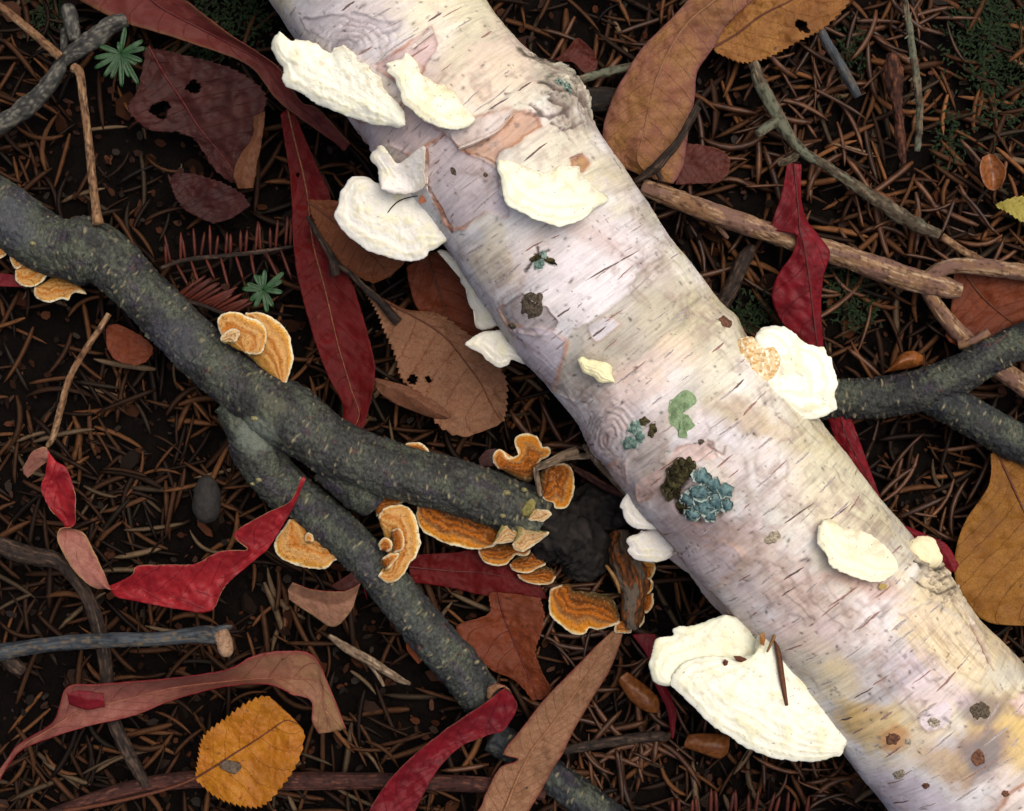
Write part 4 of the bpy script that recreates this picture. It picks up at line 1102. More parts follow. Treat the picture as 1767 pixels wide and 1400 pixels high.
tube('rotten_splinter', [(975, 900, 20, 40), (1030, 880, 18, 44), (1075, 868, 10, 36), (1110, 880, 0, 20)], rot_st, br, lump=0.35, lumpf=0.03)
for (x, y, r) in [(440, 722, 5), (447, 828, 4), (436, 835, 3), (915, 870, 6), (875, 850, 5), (840, 850, 5), (868, 890, 4), (905, 845, 4), (57, 420, 4)]:
    tube('bark_wart', [(x - r, y, 112 if y < 800 else 106, r * 0.8), (x, y, 116 if y < 800 else 110, r), (x + r, y + 2, 112 if y < 800 else 106, r * 0.6)], plain_mat('wart_crust', lin(120, 118, 70), lin(190, 180, 130), 2000), br, n=8, m=10, lump=0.3, lumpf=0.2)

b2 = thing('fallen_branch', 'dark forked branch with pale lenticels beside the orange brown leaf', 'branch', 1640, 680, 10)
branch_part('main_limb', [(1400, 690, 50, 36), (1450, 690, 52, 35), (1520, 686, 54, 35), (1590, 672, 56, 36), (1650, 650, 58, 34), (1710, 615, 60, 31), (1770, 585, 62, 30), (1880, 535, 62, 30)], b2, 360, 100, lent=120, seed=12.2,
            base=lin(66, 70, 66), alt=lin(44, 46, 48))
branch_part('side_limb', [(1590, 678, 50, 28), (1640, 700, 54, 32), (1690, 728, 54, 33), (1740, 756, 52, 33), (1780, 775, 50, 32), (1880, 830, 48, 32)], b2, 200, 90, lent=40, seed=14.2, base=lin(70, 76, 70), alt=lin(50, 56, 62))
b3 = thing('fallen_branch', 'short dark branch end under the long tan leaf', 'branch', 990, 1370, 8)
branch_part('main_limb', [(850, 1270, -6, 28), (900, 1302, -2, 29), (960, 1345, 4, 30), (1020, 1390, 10, 31), (1120, 1470, 14, 32)], b3, 150, 70, lent=50, seed=16.4, base=lin(58, 64, 68), alt=lin(38, 42, 46))

GK = 0.72
# ------------------------------------------------------------------ orange brackets
og = dict(mode='plane', kind='orange', th1=4, dome=4, bumps=3, rag=1.8)
def F(label, caps, at, name='bracket_fungus'): return fungus(name, label, caps, mat_orange, at)
pl = dict(og, kind='pale'); gd = dict(og, kind='gold')
F('cluster of small golden brackets under the thick end of the dark branch', [
    dict(gd, free=zD([(58, 212), (45, 245), (20, 275), (-30, 280)]), back=zD([(-30, 195), (20, 203)]), z0=66, slope=-0.1, th0=14),
    dict(gd, free=zD([(55, 240), (50, 280), (60, 315), (80, 335), (110, 325)]), back=zD([(160, 260), (150, 225), (100, 222)]), z0=64, slope=-0.1, th0=14),
    dict(gd, free=zD([(75, 350), (80, 390), (110, 420), (160, 430), (205, 410), (240, 372), (280, 352), (318, 372)]), back=zD([(300, 345), (240, 305), (200, 285), (160, 270), (120, 285), (85, 320)]), z0=58, slope=-0.1, th0=14),
    dict(gd, free=zD([(175, 430), (175, 470), (210, 500), (260, 508), (310, 490), (350, 495), (365, 470), (400, 450), (440, 465)]), back=zD([(400, 415), (340, 385), (290, 365), (260, 380), (220, 405)]), z0=46, slope=-0.1, th0=14)], (50, 480, 30))
F('pair of overlapping golden brackets with white rims on top of the dark branch', [
    dict(gd, free=zD([(1250, 560), (1310, 555), (1370, 575), (1420, 610), (1465, 660), (1480, 720), (1493, 790), (1480, 840), (1465, 890), (1440, 938)]), back=zD([(1400, 900), (1340, 850), (1270, 790), (1230, 750), (1180, 690), (1190, 620)]), z0=96, slope=-0.05, th0=20, n=180, rings=48),
    dict(gd, free=zD([(1120, 665), (1106, 630), (1105, 600), (1125, 570), (1170, 553), (1220, 560), (1260, 580), (1310, 595), (1345, 630), (1358, 670), (1350, 720), (1330, 760), (1300, 772), (1250, 765)]), back=zD([(1210, 750), (1160, 720), (1130, 695)]), z0=114, slope=-0.02, th0=18, n=170, rings=44),
    dict(og, free=zD([(1122, 700), (1120, 685), (1150, 655), (1190, 640), (1218, 650), (1215, 680), (1195, 705)]), back=zD([(1170, 715), (1140, 715)]), z0=126, slope=-0.02, th0=14, n=70, rings=18, kind='pale')], (440, 600, 70))
F('tiny orange bracket just peeping over the dark branch near the tan serrated leaf', [dict(og, free=zF([(875, 208), (890, 192), (930, 187), (970, 197), (1003, 232)]), back=zF([(960, 255), (900, 240)]), z0=70, slope=-0.05, th0=14, n=80, rings=20)], (718, 775, 40))
F('orange bracket with three knobs at the branch end near a dry stem', [
    dict(og, free=zK([(205, 312), (180, 270), (175, 230), (210, 195), (240, 205), (268, 248), (315, 235), (335, 205), (310, 170), (310, 130), (340, 105), (390, 98), (440, 115), (465, 150), (475, 180), (510, 180), (528, 210), (510, 240), (470, 260), (448, 290)]), back=zK([(430, 340), (410, 390), (360, 385), (300, 355), (240, 325)]), centre=zK([(350, 275)])[0], z0=92, slope=-0.08, th0=22, n=190, rings=46, dome=6)], (900, 810, 60))
F('single orange fan bracket pointing away from the branch end toward the birch', [
    dict(og, free=zK([(560, 282), (610, 280), (650, 305), (668, 360), (668, 430), (655, 490), (630, 540), (590, 558), (550, 548), (540, 520), (500, 515), (475, 485)]), back=zK([(465, 430), (460, 350), (500, 300)]), z0=88, slope=-0.08, th0=20, n=160, rings=44)], (958, 835, 60))
F('tan centred bracket with orange rim under the lower limb beside the red leaf tip', [
    dict(gd, free=zF([(290, 580), (250, 640), (225, 670), (215, 710), (230, 760), (280, 795), (350, 820), (440, 832), (490, 825), (520, 790), (560, 785), (600, 795)]), back=zF([(570, 730), (500, 670), (420, 610), (340, 565)]), z0=52, slope=-0.12, th0=18, n=180, rings=48),
    dict(gd, name='knob', free=zF([(372, 690), (370, 665), (385, 648), (408, 650), (415, 675), (410, 695)]), back=zF([(395, 702), (382, 700)]), z0=60, slope=0, th0=10, n=50, rings=14, dome=8)], (540, 935, 30))
F('upright orange bracket with brown knobs standing between the two dark limbs', [
    dict(og, free=zF([(735, 565), (790, 550), (850, 505), (900, 484), (960, 490)]), back=zF([(955, 462), (880, 455), (800, 458), (722, 470), (722, 510)]), z0=66, slope=-0.1, th0=16, n=110, rings=24),
    dict(gd, free=zF([(745, 570), (770, 525), (820, 508), (870, 505), (910, 530), (940, 580), (950, 640), (960, 700), (935, 770), (905, 800), (880, 850), (840, 890), (790, 903), (745, 870), (758, 852)]), back=zF([(790, 830), (790, 750), (770, 650), (755, 610)]), centre=zF([(850, 700)])[0], z0=84, slope=-0.08, th0=18, n=190, rings=50),
    dict(og, name='knob', free=zF([(752, 732), (746, 700), (775, 670), (808, 688), (815, 725), (792, 742)]), back=zF([(775, 744), (762, 740)]), z0=94, slope=0, th0=12, n=60, rings=16, dome=8),
    dict(og, name='knob', free=zF([(815, 632), (850, 622), (875, 665), (872, 730), (830, 748)]), back=zF([(812, 730), (805, 680)]), z0=94, slope=0, th0=12, n=60, rings=18, dome=6),
    dict(og, name='knob', free=zF([(765, 775), (810, 752), (850, 755), (832, 790), (790, 832)]), back=zF([(770, 822), (758, 800)]), z0=90, slope=0, th0=12, n=60, rings=18, dome=6)], (690, 930, 50))
F('widest orange bracket with dark brown rings hanging below the main dark limb', [
    dict(og, free=zF([(960, 482), (940, 520), (940, 580), (970, 640), (1020, 670), (1080, 700), (1160, 720), (1230, 733), (1300, 725), (1345, 705)]), back=zF([(1370, 640), (1350, 590), (1250, 555), (1150, 525), (1080, 490), (1010, 478)]), z0=60, slope=-0.12, th0=20, n=210, rings=54)], (780, 900, 30))
F('trio of pale shell shaped brackets with a green knob at the black branch end', [
    dict(pl, free=zF([(1325, 705), (1380, 702), (1440, 690), (1465, 668)]), back=zF([(1445, 610), (1410, 568), (1378, 592), (1350, 650)]), z0=98, slope=-0.3, th0=14, n=90, rings=30),
    dict(pl, free=zF([(1425, 705), (1435, 735), (1480, 742), (1530, 715), (1580, 680), (1612, 645)]), back=zF([(1560, 632), (1510, 608), (1490, 566), (1452, 590), (1450, 650)]), z0=104, slope=-0.3, th0=14, n=100, rings=32),
    dict(pl, free=zF([(1505, 582), (1560, 592), (1600, 580), (1625, 550), (1600, 530), (1560, 528)]), back=zF([(1530, 520), (1510, 550)]), z0=108, slope=-0.1, th0=12, n=80, rings=24),
    dict(pl, name='knob', free=zF([(1480, 560), (1475, 530), (1500, 490), (1530, 475), (1545, 500), (1525, 545)]), back=zF([(1512, 565), (1495, 568)]), z0=112, slope=0, th0=12, n=60, rings=18, kind='moss', dome=6)], (900, 905, 60))
F('three tiered orange brackets stepping down beside the black rotten wood', [
    dict(og, free=zK([(85, 805), (100, 850), (140, 885), (200, 898), (260, 890), (290, 860), (320, 832), (370, 840), (405, 812)]), back=zK([(380, 770), (300, 770), (250, 760), (150, 770)]), z0=46, slope=-0.1, th0=14, n=120, rings=34),
    dict(og, free=zK([(275, 890), (290, 920), (340, 940), (400, 940), (450, 915), (495, 890)]), back=zK([(480, 850), (420, 805), (340, 835), (300, 860)]), z0=38, slope=-0.1, th0=14, n=110, rings=32),
    dict(og, free=zK([(320, 950), (350, 985), (400, 1005), (470, 1013), (530, 1005), (555, 970)]), back=zK([(540, 920), (480, 900), (400, 930)]), z0=28, slope=-0.1, th0=14, n=110, rings=30)], (900, 975, 12))
F('large curved orange bracket with a cream rim below the black rotten wood', [
    dict(og, free=zK([(585, 1015), (525, 1040), (515, 1100), (515, 1170), (540, 1220), (590, 1260), (640, 1300), (690, 1318), (740, 1305), (760, 1275), (810, 1285), (870, 1270), (940, 1240)]), back=zK([(930, 1160), (890, 1090), (800, 1060), (720, 1050), (660, 1045), (640, 1005)]), centre=zK([(700, 1170)])[0], z0=46, slope=-0.1, th0=20, n=210, rings=54)], (1000, 1050, 20))
t = F('rotten orange wood strip edged with small brackets beside two thin white ones', [
    dict(og, free=zK([(1040, 865), (1100, 870), (1155, 880), (1155, 930), (1130, 980), (1090, 975)]), back=zK([(1030, 960), (1020, 900)]), z0=60, slope=-0.1, th0=14, n=90, rings=26),
    dict(og, free=zK([(1125, 975), (1147, 1010), (1130, 1060), (1085, 1062)]), back=zK([(1070, 1030), (1080, 990)]), z0=54, slope=-0.1, th0=14, n=70, rings=20),
    dict(og, free=zK([(1145, 1066), (1147, 1130), (1120, 1175), (1090, 1182)]), back=zK([(1070, 1130), (1090, 1062)]), z0=50, slope=-0.1, th0=14, n=70, rings=22),
    dict(og, free=zK([(1092, 1203), (1088, 1240), (1050, 1277), (1020, 1285)]), back=zK([(1010, 1240), (1040, 1200)]), z0=46, slope=-0.1, th0=14, n=70, rings=20),
    dict(og, free=zK([(935, 1238), (915, 1260), (920, 1300), (1000, 1305), (1015, 1280)]), back=zK([(1000, 1230), (970, 1215)]), z0=44, slope=-0.1, th0=14, n=70, rings=20)], (1090, 1010, 20))
mat_rot = style(lin(70, 48, 26), lin(130, 72, 26), lin(180, 104, 40), 0.9, 0.8, 0.01, lin(24, 16, 8), 2.0, lin(104, 96, 84))
tube('wood_strip', [(*zK([(930, 700)])[0], 34, 16), (*zK([(950, 800)])[0], 46, 22), (*zK([(1000, 900)])[0], 54, 26), (*zK([(1030, 1000)])[0], 54, 26), (*zK([(1030, 1100)])[0], 52, 22), (*zK([(1020, 1200)])[0], 48, 18), (*zK([(1020, 1270)])[0], 44, 12)], mat_rot, t, n=110, m=40, lump=0.22, lumpf=0.05)
GK = 0.54
# ------------------------------------------------------------------ leaves
RED = leaf_mat('leaf_red', lin(104, 12, 24), lin(156, 26, 40), lin(70, 12, 20), 13, 1.6, 0.05, 0.35, 0.1, rough=0.55, spec=0.2)  # mottle widened so the colour carries the shading of folds
REDV = leaf_mat('leaf_vivid_red', lin(138, 16, 28), lin(196, 42, 48), lin(96, 16, 26), 15, 1.4, 0.05, 0.35, 0.1, rough=0.5, spec=0.25)  # wide mottle, fold shading painted into the colour
REDD = leaf_mat('leaf_deep_red', lin(92, 8, 12), lin(112, 12, 16), lin(66, 40, 26), 14, 1.4, 0.03, 0.25, 0.15, rough=0.6, spec=0.12, spotc=lin(104, 62, 34))
PINK = leaf_mat('leaf_dusty_pink', lin(160, 96, 88), lin(178, 116, 100), lin(120, 62, 52), 16, 1.4, 0.05, 0.4, 0.05, tip=lin(168, 130, 88), edge=lin(150, 76, 66))
PINK2 = leaf_mat('leaf_pink_underside', lin(178, 112, 98), lin(186, 130, 110), lin(140, 78, 66), 16, 1.4, 0.04, 0.35, 0.05, edge=lin(190, 146, 100))
MAROON = leaf_mat('leaf_maroon', lin(58, 27, 24), lin(84, 38, 32), lin(58, 26, 24), 10, 1.2, 0.04, 0.35, 0.35)  # maroon leaf colour, lowered further to carry the shade at upper left
MAROOND = leaf_mat('leaf_dark_maroon', lin(50, 18, 16), lin(74, 28, 24), lin(44, 18, 16), 10, 1.2, 0.04, 0.3, 0.2)
REDBR = leaf_mat('leaf_red_brown', lin(108, 38, 36), lin(122, 56, 46), lin(96, 40, 36), 14, 1.2, 0.04, 0.3, 0.1, edge=lin(122, 84, 52))  # red brown leaf colour, darkened to include the upper left shade
BROWN = leaf_mat('leaf_brown', lin(122, 66, 34), lin(146, 84, 46), lin(84, 42, 24), 9, 1.6, 0.04, 0.5, 0.35)
BROWN2 = leaf_mat('leaf_orange_brown', lin(116, 52, 26), lin(138, 66, 30), lin(76, 32, 20), 7, 1.8, 0.035, 0.4, 0.4)
TAN = leaf_mat('leaf_tan', lin(160, 116, 82), lin(176, 130, 96), lin(112, 70, 52), 20, 2.2, 0.05, 0.6, 0.1, edge=lin(130, 72, 52), rscale=1200)
TANBR = leaf_mat('leaf_tan_serrated', lin(140, 96, 66), lin(160, 116, 84), lin(116, 60, 40), 8, 1.7, 0.045, 0.6, 0.35)
TANPINK = leaf_mat('leaf_tan_pink', lin(176, 128, 74), lin(158, 100, 82), lin(104, 72, 54), 16, 2.0, 0.035, 0.5, 0.15, edge=lin(140, 86, 80), rscale=900)
YELLOW = leaf_mat('leaf_amber', lin(206, 136, 30), lin(190, 112, 26), lin(120, 66, 18), 7, 2.4, 0.035, 0.35, 0.45, spotc=lin(110, 64, 26), rough=0.5)
YBROWN = leaf_mat('leaf_ochre', lin(182, 128, 62), lin(150, 92, 44), lin(116, 68, 32), 7, 2.4, 0.04, 0.6, 0.35, spotc=lin(90, 56, 30))
ORBR = leaf_mat('leaf_ochre_brown', lin(176, 122, 44), lin(150, 96, 36), lin(100, 58, 22), 9, 3.0, 0.045, 0.6, 0.2)
PALEY = leaf_mat('leaf_pale_yellow', lin(196, 184, 90), lin(176, 160, 70), lin(150, 130, 60), 8, 2.0, 0.04, 0.4, 0.2)
rib_red = plain_mat('rib_dark_red', lin(80, 18, 20), lin(116, 40, 34), 1500, 0.6)
rib_tan = plain_mat('rib_tan', lin(150, 100, 66), lin(178, 130, 90), 1500, 0.6)
rib_pink = plain_mat('rib_pink', lin(150, 88, 70), lin(170, 110, 84), 1500, 0.6)
rib_brown = plain_mat('rib_brown', lin(92, 48, 28), lin(120, 66, 38), 1500, 0.6)

leaf('long_leaf', 'long folded reddish brown leaf reaching the large ragged white fungus', st3(zA, [
    (100, -190, 40, 380, -230, 46, 640, -220, 60), (400, 0, 46, 690, -60, 46, 900, -30, 66), (620, 110, 50, 840, 50, 46, 1080, 110, 70), (850, 180, 52, 1010, 140, 48, 1185, 190, 70),
    (1100, 262, 56, 1190, 235, 52, 1300, 262, 66), (1280, 345, 60, 1330, 320, 56, 1435, 365, 70), (1400, 500, 62, 1450, 480, 60, 1530, 520, 70), (1540, 612, 66, 1585, 600, 66, 1625, 560, 74), (1720, 740, 60, 1750, 770, 60, 1780, 730, 66)]),
    REDBR, PINK, n=150, bend=0.5, wave=5, rag=1.0, ribmat=rib_red, seed=2)
leaf('serrated_leaf', 'dark maroon serrated leaf with holes in the shade beside the green seedling', st3(zA, [
    (740, 240, 30, 755, 235, 30, 770, 245, 30), (700, 450, 34, 830, 370, 26, 1000, 295, 40), (650, 560, 36, 930, 520, 24, 1215, 365, 44), (760, 660, 30, 1010, 650, 22, 1350, 480, 46),
    (960, 690, 20, 1100, 760, 20, 1330, 600, 46), (1080, 850, 16, 1170, 850, 18, 1295, 750, 40), (1170, 930, 14, 1195, 930, 16, 1240, 930, 30)]),
    MAROON, MAROOND, n=170, m_=60, teeth=5, tper=13, wave=9, holes=((333, 150, 12), (275, 190, 16), (300, 240, 14)), ribmat=rib_red, seed=5, rag=3)
leaf('curled_leaf_edge', 'torn brown edge curling along the dark maroon serrated leaf', st3(zA, [
    (1290, 590, 52, 1320, 580, 60, 1350, 565, 56), (1280, 700, 48, 1305, 690, 56, 1335, 690, 52), (1220, 790, 46, 1265, 790, 52, 1315, 800, 46), (1185, 880, 42, 1240, 880, 50, 1300, 890, 42), (1210, 960, 36, 1250, 960, 42, 1290, 955, 36)]),
    leaf_mat('leaf_edge_brown', lin(116, 72, 48), lin(138, 90, 60), lin(96, 56, 38), 8), MAROOND, n=70, m_=18, rag=4, rib=False, seed=8)
leaf('dark_leaf', 'very dark brown leaf scrap in the deep shade above the reddish needle sprig', st3(zA, [
    (850, 880, 14, 870, 900, 12, 900, 870, 14), (880, 980, 18, 960, 960, 14, 1050, 900, 18), (940, 1070, 18, 1080, 1040, 16, 1200, 960, 20), (1080, 1140, 14, 1180, 1110, 14, 1280, 1040, 18)]),
    MAROOND, MAROOND, n=80, rag=4, teeth=3, rib=False, seed=9, wave=6)
leaf('long_red_leaf', 'long deep red leaf with brown blotches lying left of the two lobed fungus', [
    ((484, 197, 44), (496, 186, 46), (508, 192, 44)), ((490, 240, 44), (508, 240, 42), (526, 238, 46)), ((500, 300, 44), (523, 300, 40), (549, 292, 46)), ((503, 343, 46), (531, 345, 40), (569, 335, 46)),
    ((505, 400, 50), (540, 420, 42), (582, 415, 48)), ((513, 475, 54), (562, 505, 44), (617, 515, 50)), ((536, 565, 52), (583, 595, 44), (643, 610, 52)), ((562, 640, 48), (606, 672, 44), (647, 650, 54)),
    ((592, 700, 46), (620, 715, 46), (640, 690, 52)), ((588, 735, 46), (606, 746, 50), (626, 745, 50))],
    REDD, MAROON, n=170, m_=34, bend=0.4, wave=4, rag=1.2, ribr=1.8, ribmat=mat_stalk, holes=((514, 302, 3.2),), seed=11)
leaf('brown_leaf', 'brown leaf tucked under the two lobed white fungus', [
    ((530, 345, 50), (532, 348, 50), (536, 344, 50)), ((546, 392, 54), (578, 384, 52), (606, 350, 60)), ((575, 438, 54), (622, 424, 54), (665, 385, 64)), ((606, 472, 52), (652, 452, 52), (704, 430, 60)), ((645, 490, 46), (672, 478, 48), (697, 456, 54))],
    BROWN, BROWN, n=90, rag=3, teeth=3, tper=10, wave=5, ribmat=rib_brown, seed=13)
leaf('orange_brown_leaf', 'smooth orange brown leaf under the narrow white fungus strip', [
    ((700, 462, 26), (735, 436, 30), (800, 430, 40)), ((714, 520, 26), (756, 500, 30), (830, 490, 46)), ((732, 548, 26), (775, 552, 30), (850, 548, 46)), ((762, 585, 24), (804, 592, 30), (870, 600, 44)), ((800, 628, 24), (828, 624, 28), (870, 630, 36))],
    BROWN2, BROWN2, n=80, rag=2, wave=4, ribmat=rib_brown, seed=14)
leaf('serrated_leaf', 'tan brown serrated leaf with straight veins below the small frilled fungus', st3(zE, [
    (225, 440, 50, 230, 438, 50, 242, 440, 50), (285, 540, 50, 390, 530, 46, 440, 545, 50), (335, 660, 52, 540, 610, 44, 600, 560, 48), (385, 780, 52, 650, 690, 42, 740, 650, 48), (425, 905, 50, 740, 800, 40, 860, 755, 48),
    (530, 990, 48, 820, 910, 38, 950, 890, 46), (600, 1125, 46, 870, 1010, 38, 958, 1010, 44), (730, 1190, 44, 910, 1080, 40, 950, 1090, 42), (905, 1135, 42, 932, 1112, 42, 942, 1112, 42)]),
    TANBR, BROWN, n=220, m_=60, teeth=6, tper=11, wave=6, ribmat=rib_brown, ribr=1.8, seed=15, holes=((712, 655, 7), (737, 655, 6)))
leaf('rolled_leaf', 'narrow brown rolled leaf lying against the tan serrated leaf', st3(zE, [
    (262, 905, 40, 275, 898, 46, 290, 890, 44), (335, 990, 42, 395, 950, 54, 430, 925, 48), (440, 1045, 42, 500, 1000, 56, 530, 970, 48), (560, 1090, 42, 590, 1060, 54, 608, 1022, 48), (640, 1100, 42, 662, 1094, 48, 676, 1086, 44)]),
    leaf_mat('leaf_rolled_brown', lin(122, 78, 56), lin(140, 94, 68), lin(90, 52, 38), 4), BROWN, n=90, m_=20, rib=False, seed=17)
leaf('twisted_red_leaf', 'vivid red twisted leaf curling from a pale tip up to the dark branch', st3(zG, [
    (98, 215, 70, 84, 200, 74, 80, 180, 80), (165, 160, 84, 120, 145, 90, 120, 120, 92), (205, 165, 96, 190, 150, 100, 168, 112, 100), (238, 184, 98, 200, 178, 106, 160, 200, 98), (265, 270, 96, 200, 260, 84, 146, 250, 92),
    (266, 330, 92, 220, 330, 76, 168, 310, 84), (264, 385, 74, 236, 372, 72, 200, 350, 84), (215, 395, 92, 226, 395, 74, 245, 395, 60), (202, 430, 88, 250, 440, 78, 298, 412, 76), (228, 490, 84, 282, 490, 78, 328, 465, 76), (278, 562, 78, 320, 540, 78, 350, 510, 74), (340, 606, 70, 355, 582, 78, 366, 545, 76),
    (385, 600, 60, 395, 612, 70, 400, 628, 58), (470, 560, 82, 440, 600, 66, 450, 648, 56), (490, 530, 86, 520, 610, 62, 530, 664, 56), (600, 525, 86, 620, 630, 60, 620, 680, 56), (690, 522, 84, 740, 600, 62, 745, 690, 60), (780, 478, 86, 820, 540, 66, 800, 600, 66),
    (880, 470, 86, 890, 490, 74, 915, 500, 72), (832, 415, 94, 915, 440, 78, 950, 470, 78), (940, 345, 98, 985, 365, 88, 1005, 385, 86), (1030, 300, 104, 1045, 305, 100, 1052, 300, 98), (1072, 215, 112, 1080, 212, 112, 1086, 218, 112)]),
    REDV, PINK2, n=330, m_=26, rag=1.0, ribr=1.5, ribmat=rib_red, seed=19, rib=False)
leaf('twisted_pink_leaf', 'long dusty pink channelled leaf sweeping above the amber leaf', st3(zG, [
    (-60, 1330, 40, -50, 1345, 40, -40, 1370, 40), (25, 1215, 50, 30, 1235, 44, 12, 1262, 50), (75, 1158, 56, 85, 1165, 46, 70, 1185, 54), (190, 1082, 64, 195, 1098, 48, 180, 1138, 62), (238, 962, 92, 300, 1035, 50, 330, 1093, 66), (350, 950, 96, 420, 1010, 48, 480, 1058, 66),
    (600, 930, 96, 615, 962, 48, 625, 1000, 72), (800, 900, 98, 800, 940, 50, 800, 955, 78), (900, 850, 100, 940, 930, 56, 950, 947, 84), (1000, 832, 100, 1045, 930, 66, 1040, 985, 84), (1110, 848, 96, 1135, 945, 74, 1105, 1010, 80), (1172, 962, 84, 1150, 1030, 74, 1108, 1080, 70), (1230, 1110, 60, 1180, 1118, 58, 1132, 1126, 56)]),
    PINK, RED, n=230, m_=30, rag=1.2, bend=0.25, ribmat=rib_pink, ribr=1.8, seed=21)
leaf('leaf_fold', 'small dark red fold of leaf tucked against the dusty pink leaf', st3(zG, [
    (232, 968, 82, 240, 985, 84, 246, 1020, 74), (300, 972, 80, 305, 1000, 82, 310, 1040, 72), (365, 982, 76, 370, 1005, 78, 372, 1028, 72)]), RED, RED, n=40, m_=14, rib=False, rag=1, seed=23)
leaf('amber_leaf', 'bright amber serrated leaf with a grey blotch and long stalk', st3(zG, [
    (693, 1278, 44, 693, 1283, 44, 697, 1292, 44), (704, 1205, 50, 760, 1242, 46, 770, 1352, 48), (722, 1132, 54, 830, 1196, 48, 860, 1384, 50), (795, 1072, 56, 900, 1152, 50, 940, 1378, 52), (868, 1018, 58, 960, 1112, 52, 1012, 1300, 54),
    (945, 990, 58, 1012, 1078, 52, 1062, 1220, 54), (1000, 1032, 54, 1046, 1084, 52, 1082, 1140, 52), (1045, 1072, 50, 1062, 1092, 50, 1078, 1112, 50)]),
    YELLOW, BROWN, n=230, m_=64, teeth=6, tper=9, wave=6, ribmat=rib_brown, ribr=2.0, seed=25,
    stalk=[(337, 1343, 46, 2.8), (300, 1358, 44, 3), (250, 1372, 42, 3.2), (180, 1388, 38, 3.5), (110, 1400, 34, 4)])
leaf('curled_leaf', 'small tan curled leaf with a pointed flap beside the lower dark limb', st3(zF, [
    (308, 898, 70, 285, 935, 60, 290, 985, 56), (400, 935, 76, 392, 985, 58, 400, 1060, 56), (500, 945, 78, 500, 1010, 58, 520, 1125, 56), (590, 940, 76, 590, 990, 58, 602, 1050, 56), (655, 905, 70, 642, 940, 60, 632, 975, 56)]),
    leaf_mat('leaf_tan_curled', lin(150, 106, 84), lin(166, 122, 94), lin(120, 76, 56), 8, edge=lin(150, 120, 84)), RED, n=90, m_=28, rag=1.5, rib=False, seed=27)
leaf('leaf_fold', 'dull red flap folded behind the small tan curled leaf', st3(zF, [
    (505, 918, 56, 520, 930, 54, 560, 945, 52), (580, 870, 60, 590, 900, 56, 600, 942, 54), (640, 840, 58, 650, 870, 56, 662, 905, 54), (665, 900, 44, 680, 940, 36, 690, 985, 30)]), MAROON, RED, n=50, m_=16, rib=False, seed=28)
leaf('maroon_leaf', 'deep maroon strap leaf curling over at its tip beside the long tan leaf', st3(zH, [
    (250, 1180, 70, 350, 1180, 62, 470, 1180, 66), (350, 1005, 74, 440, 1005, 62, 550, 1005, 66), (400, 920, 76, 490, 920, 62, 590, 920, 66), (500, 805, 78, 565, 830, 62, 652, 820, 66), (640, 685, 80, 685, 725, 62, 745, 728, 64), (760, 600, 80, 805, 655, 60, 855, 682, 62),
    (850, 540, 82, 905, 610, 62, 932, 655, 64), (915, 488, 84, 948, 560, 70, 986, 572, 70), (938, 470, 84, 962, 495, 80, 980, 520, 76), (905, 452, 88, 920, 456, 86, 938, 470, 84), (868, 466, 78, 880, 480, 80, 892, 490, 80), (860, 512, 70, 866, 520, 72, 874, 520, 72)]),
    RED, TAN, n=200, m_=30, bend=0.3, rag=1.2, rib=False, seed=29)
leaf('tan_leaf', 'long narrow tan leaf with dark red margin and a torn notch', st3(zH, [
    (690, 1180, 50, 840, 1180, 46, 950, 1180, 48), (822, 1005, 60, 935, 1005, 52, 1045, 1005, 56), (852, 935, 56, 965, 930, 46, 1090, 930, 50), (915, 822, 58, 1010, 825, 46, 1150, 820, 50), (975, 800, 56, 1025, 795, 46, 1172, 788, 50), (992, 780, 56, 1038, 770, 46, 1185, 768, 50), (932, 755, 58, 1050, 748, 46, 1196, 745, 50),
    (1010, 650, 60, 1120, 660, 46, 1242, 650, 50), (1112, 520, 60, 1215, 535, 46, 1312, 530, 50), (1240, 390, 56, 1312, 392, 44, 1392, 400, 48), (1340, 285, 50, 1390, 282, 42, 1432, 300, 44), (1405, 225, 42, 1430, 222, 40, 1452, 235, 40)]),
    TAN, RED, n=220, m_=36, rag=0.8, wave=3, ribmat=rib_tan, ribr=3.2, seed=31)
leaf('lobed_leaf', 'orange brown lobed leaf with a dark midrib under the three tiered brackets', st3(zH, [
    (868, 60, 24, 905, 55, 24, 1090, 80, 30), (862, 150, 26, 930, 160, 22, 1106, 150, 34), (725, 212, 30, 960, 230, 20, 1098, 225, 36), (790, 330, 26, 990, 300, 20, 1072, 305, 34), (862, 388, 22, 1022, 380, 20, 1095, 400, 30), (985, 445, 18, 1052, 450, 18, 1137, 482, 26), (1062, 530, 14, 1078, 525, 16, 1098, 525, 18)]),
    BROWN2, BROWN, n=150, m_=50, rag=4, teeth=2, wave=6, ribmat=rib_red, ribr=1.6, seed=33)
leaf('dark_red_leaf', 'dark red leaf hidden below the widest orange bracket', st3(zF, [
    (900, 760, 16, 900, 820, 14, 910, 900, 14), (1100, 750, 18, 1100, 840, 14, 1100, 925, 14), (1250, 735, 18, 1280, 850, 14, 1330, 970, 16), (1400, 790, 18, 1430, 880, 14, 1480, 975, 16), (1560, 870, 14, 1570, 920, 12, 1610, 985, 14)]),
    REDD, REDD, n=100, rag=2, wave=5, ribmat=rib_red, seed=35)
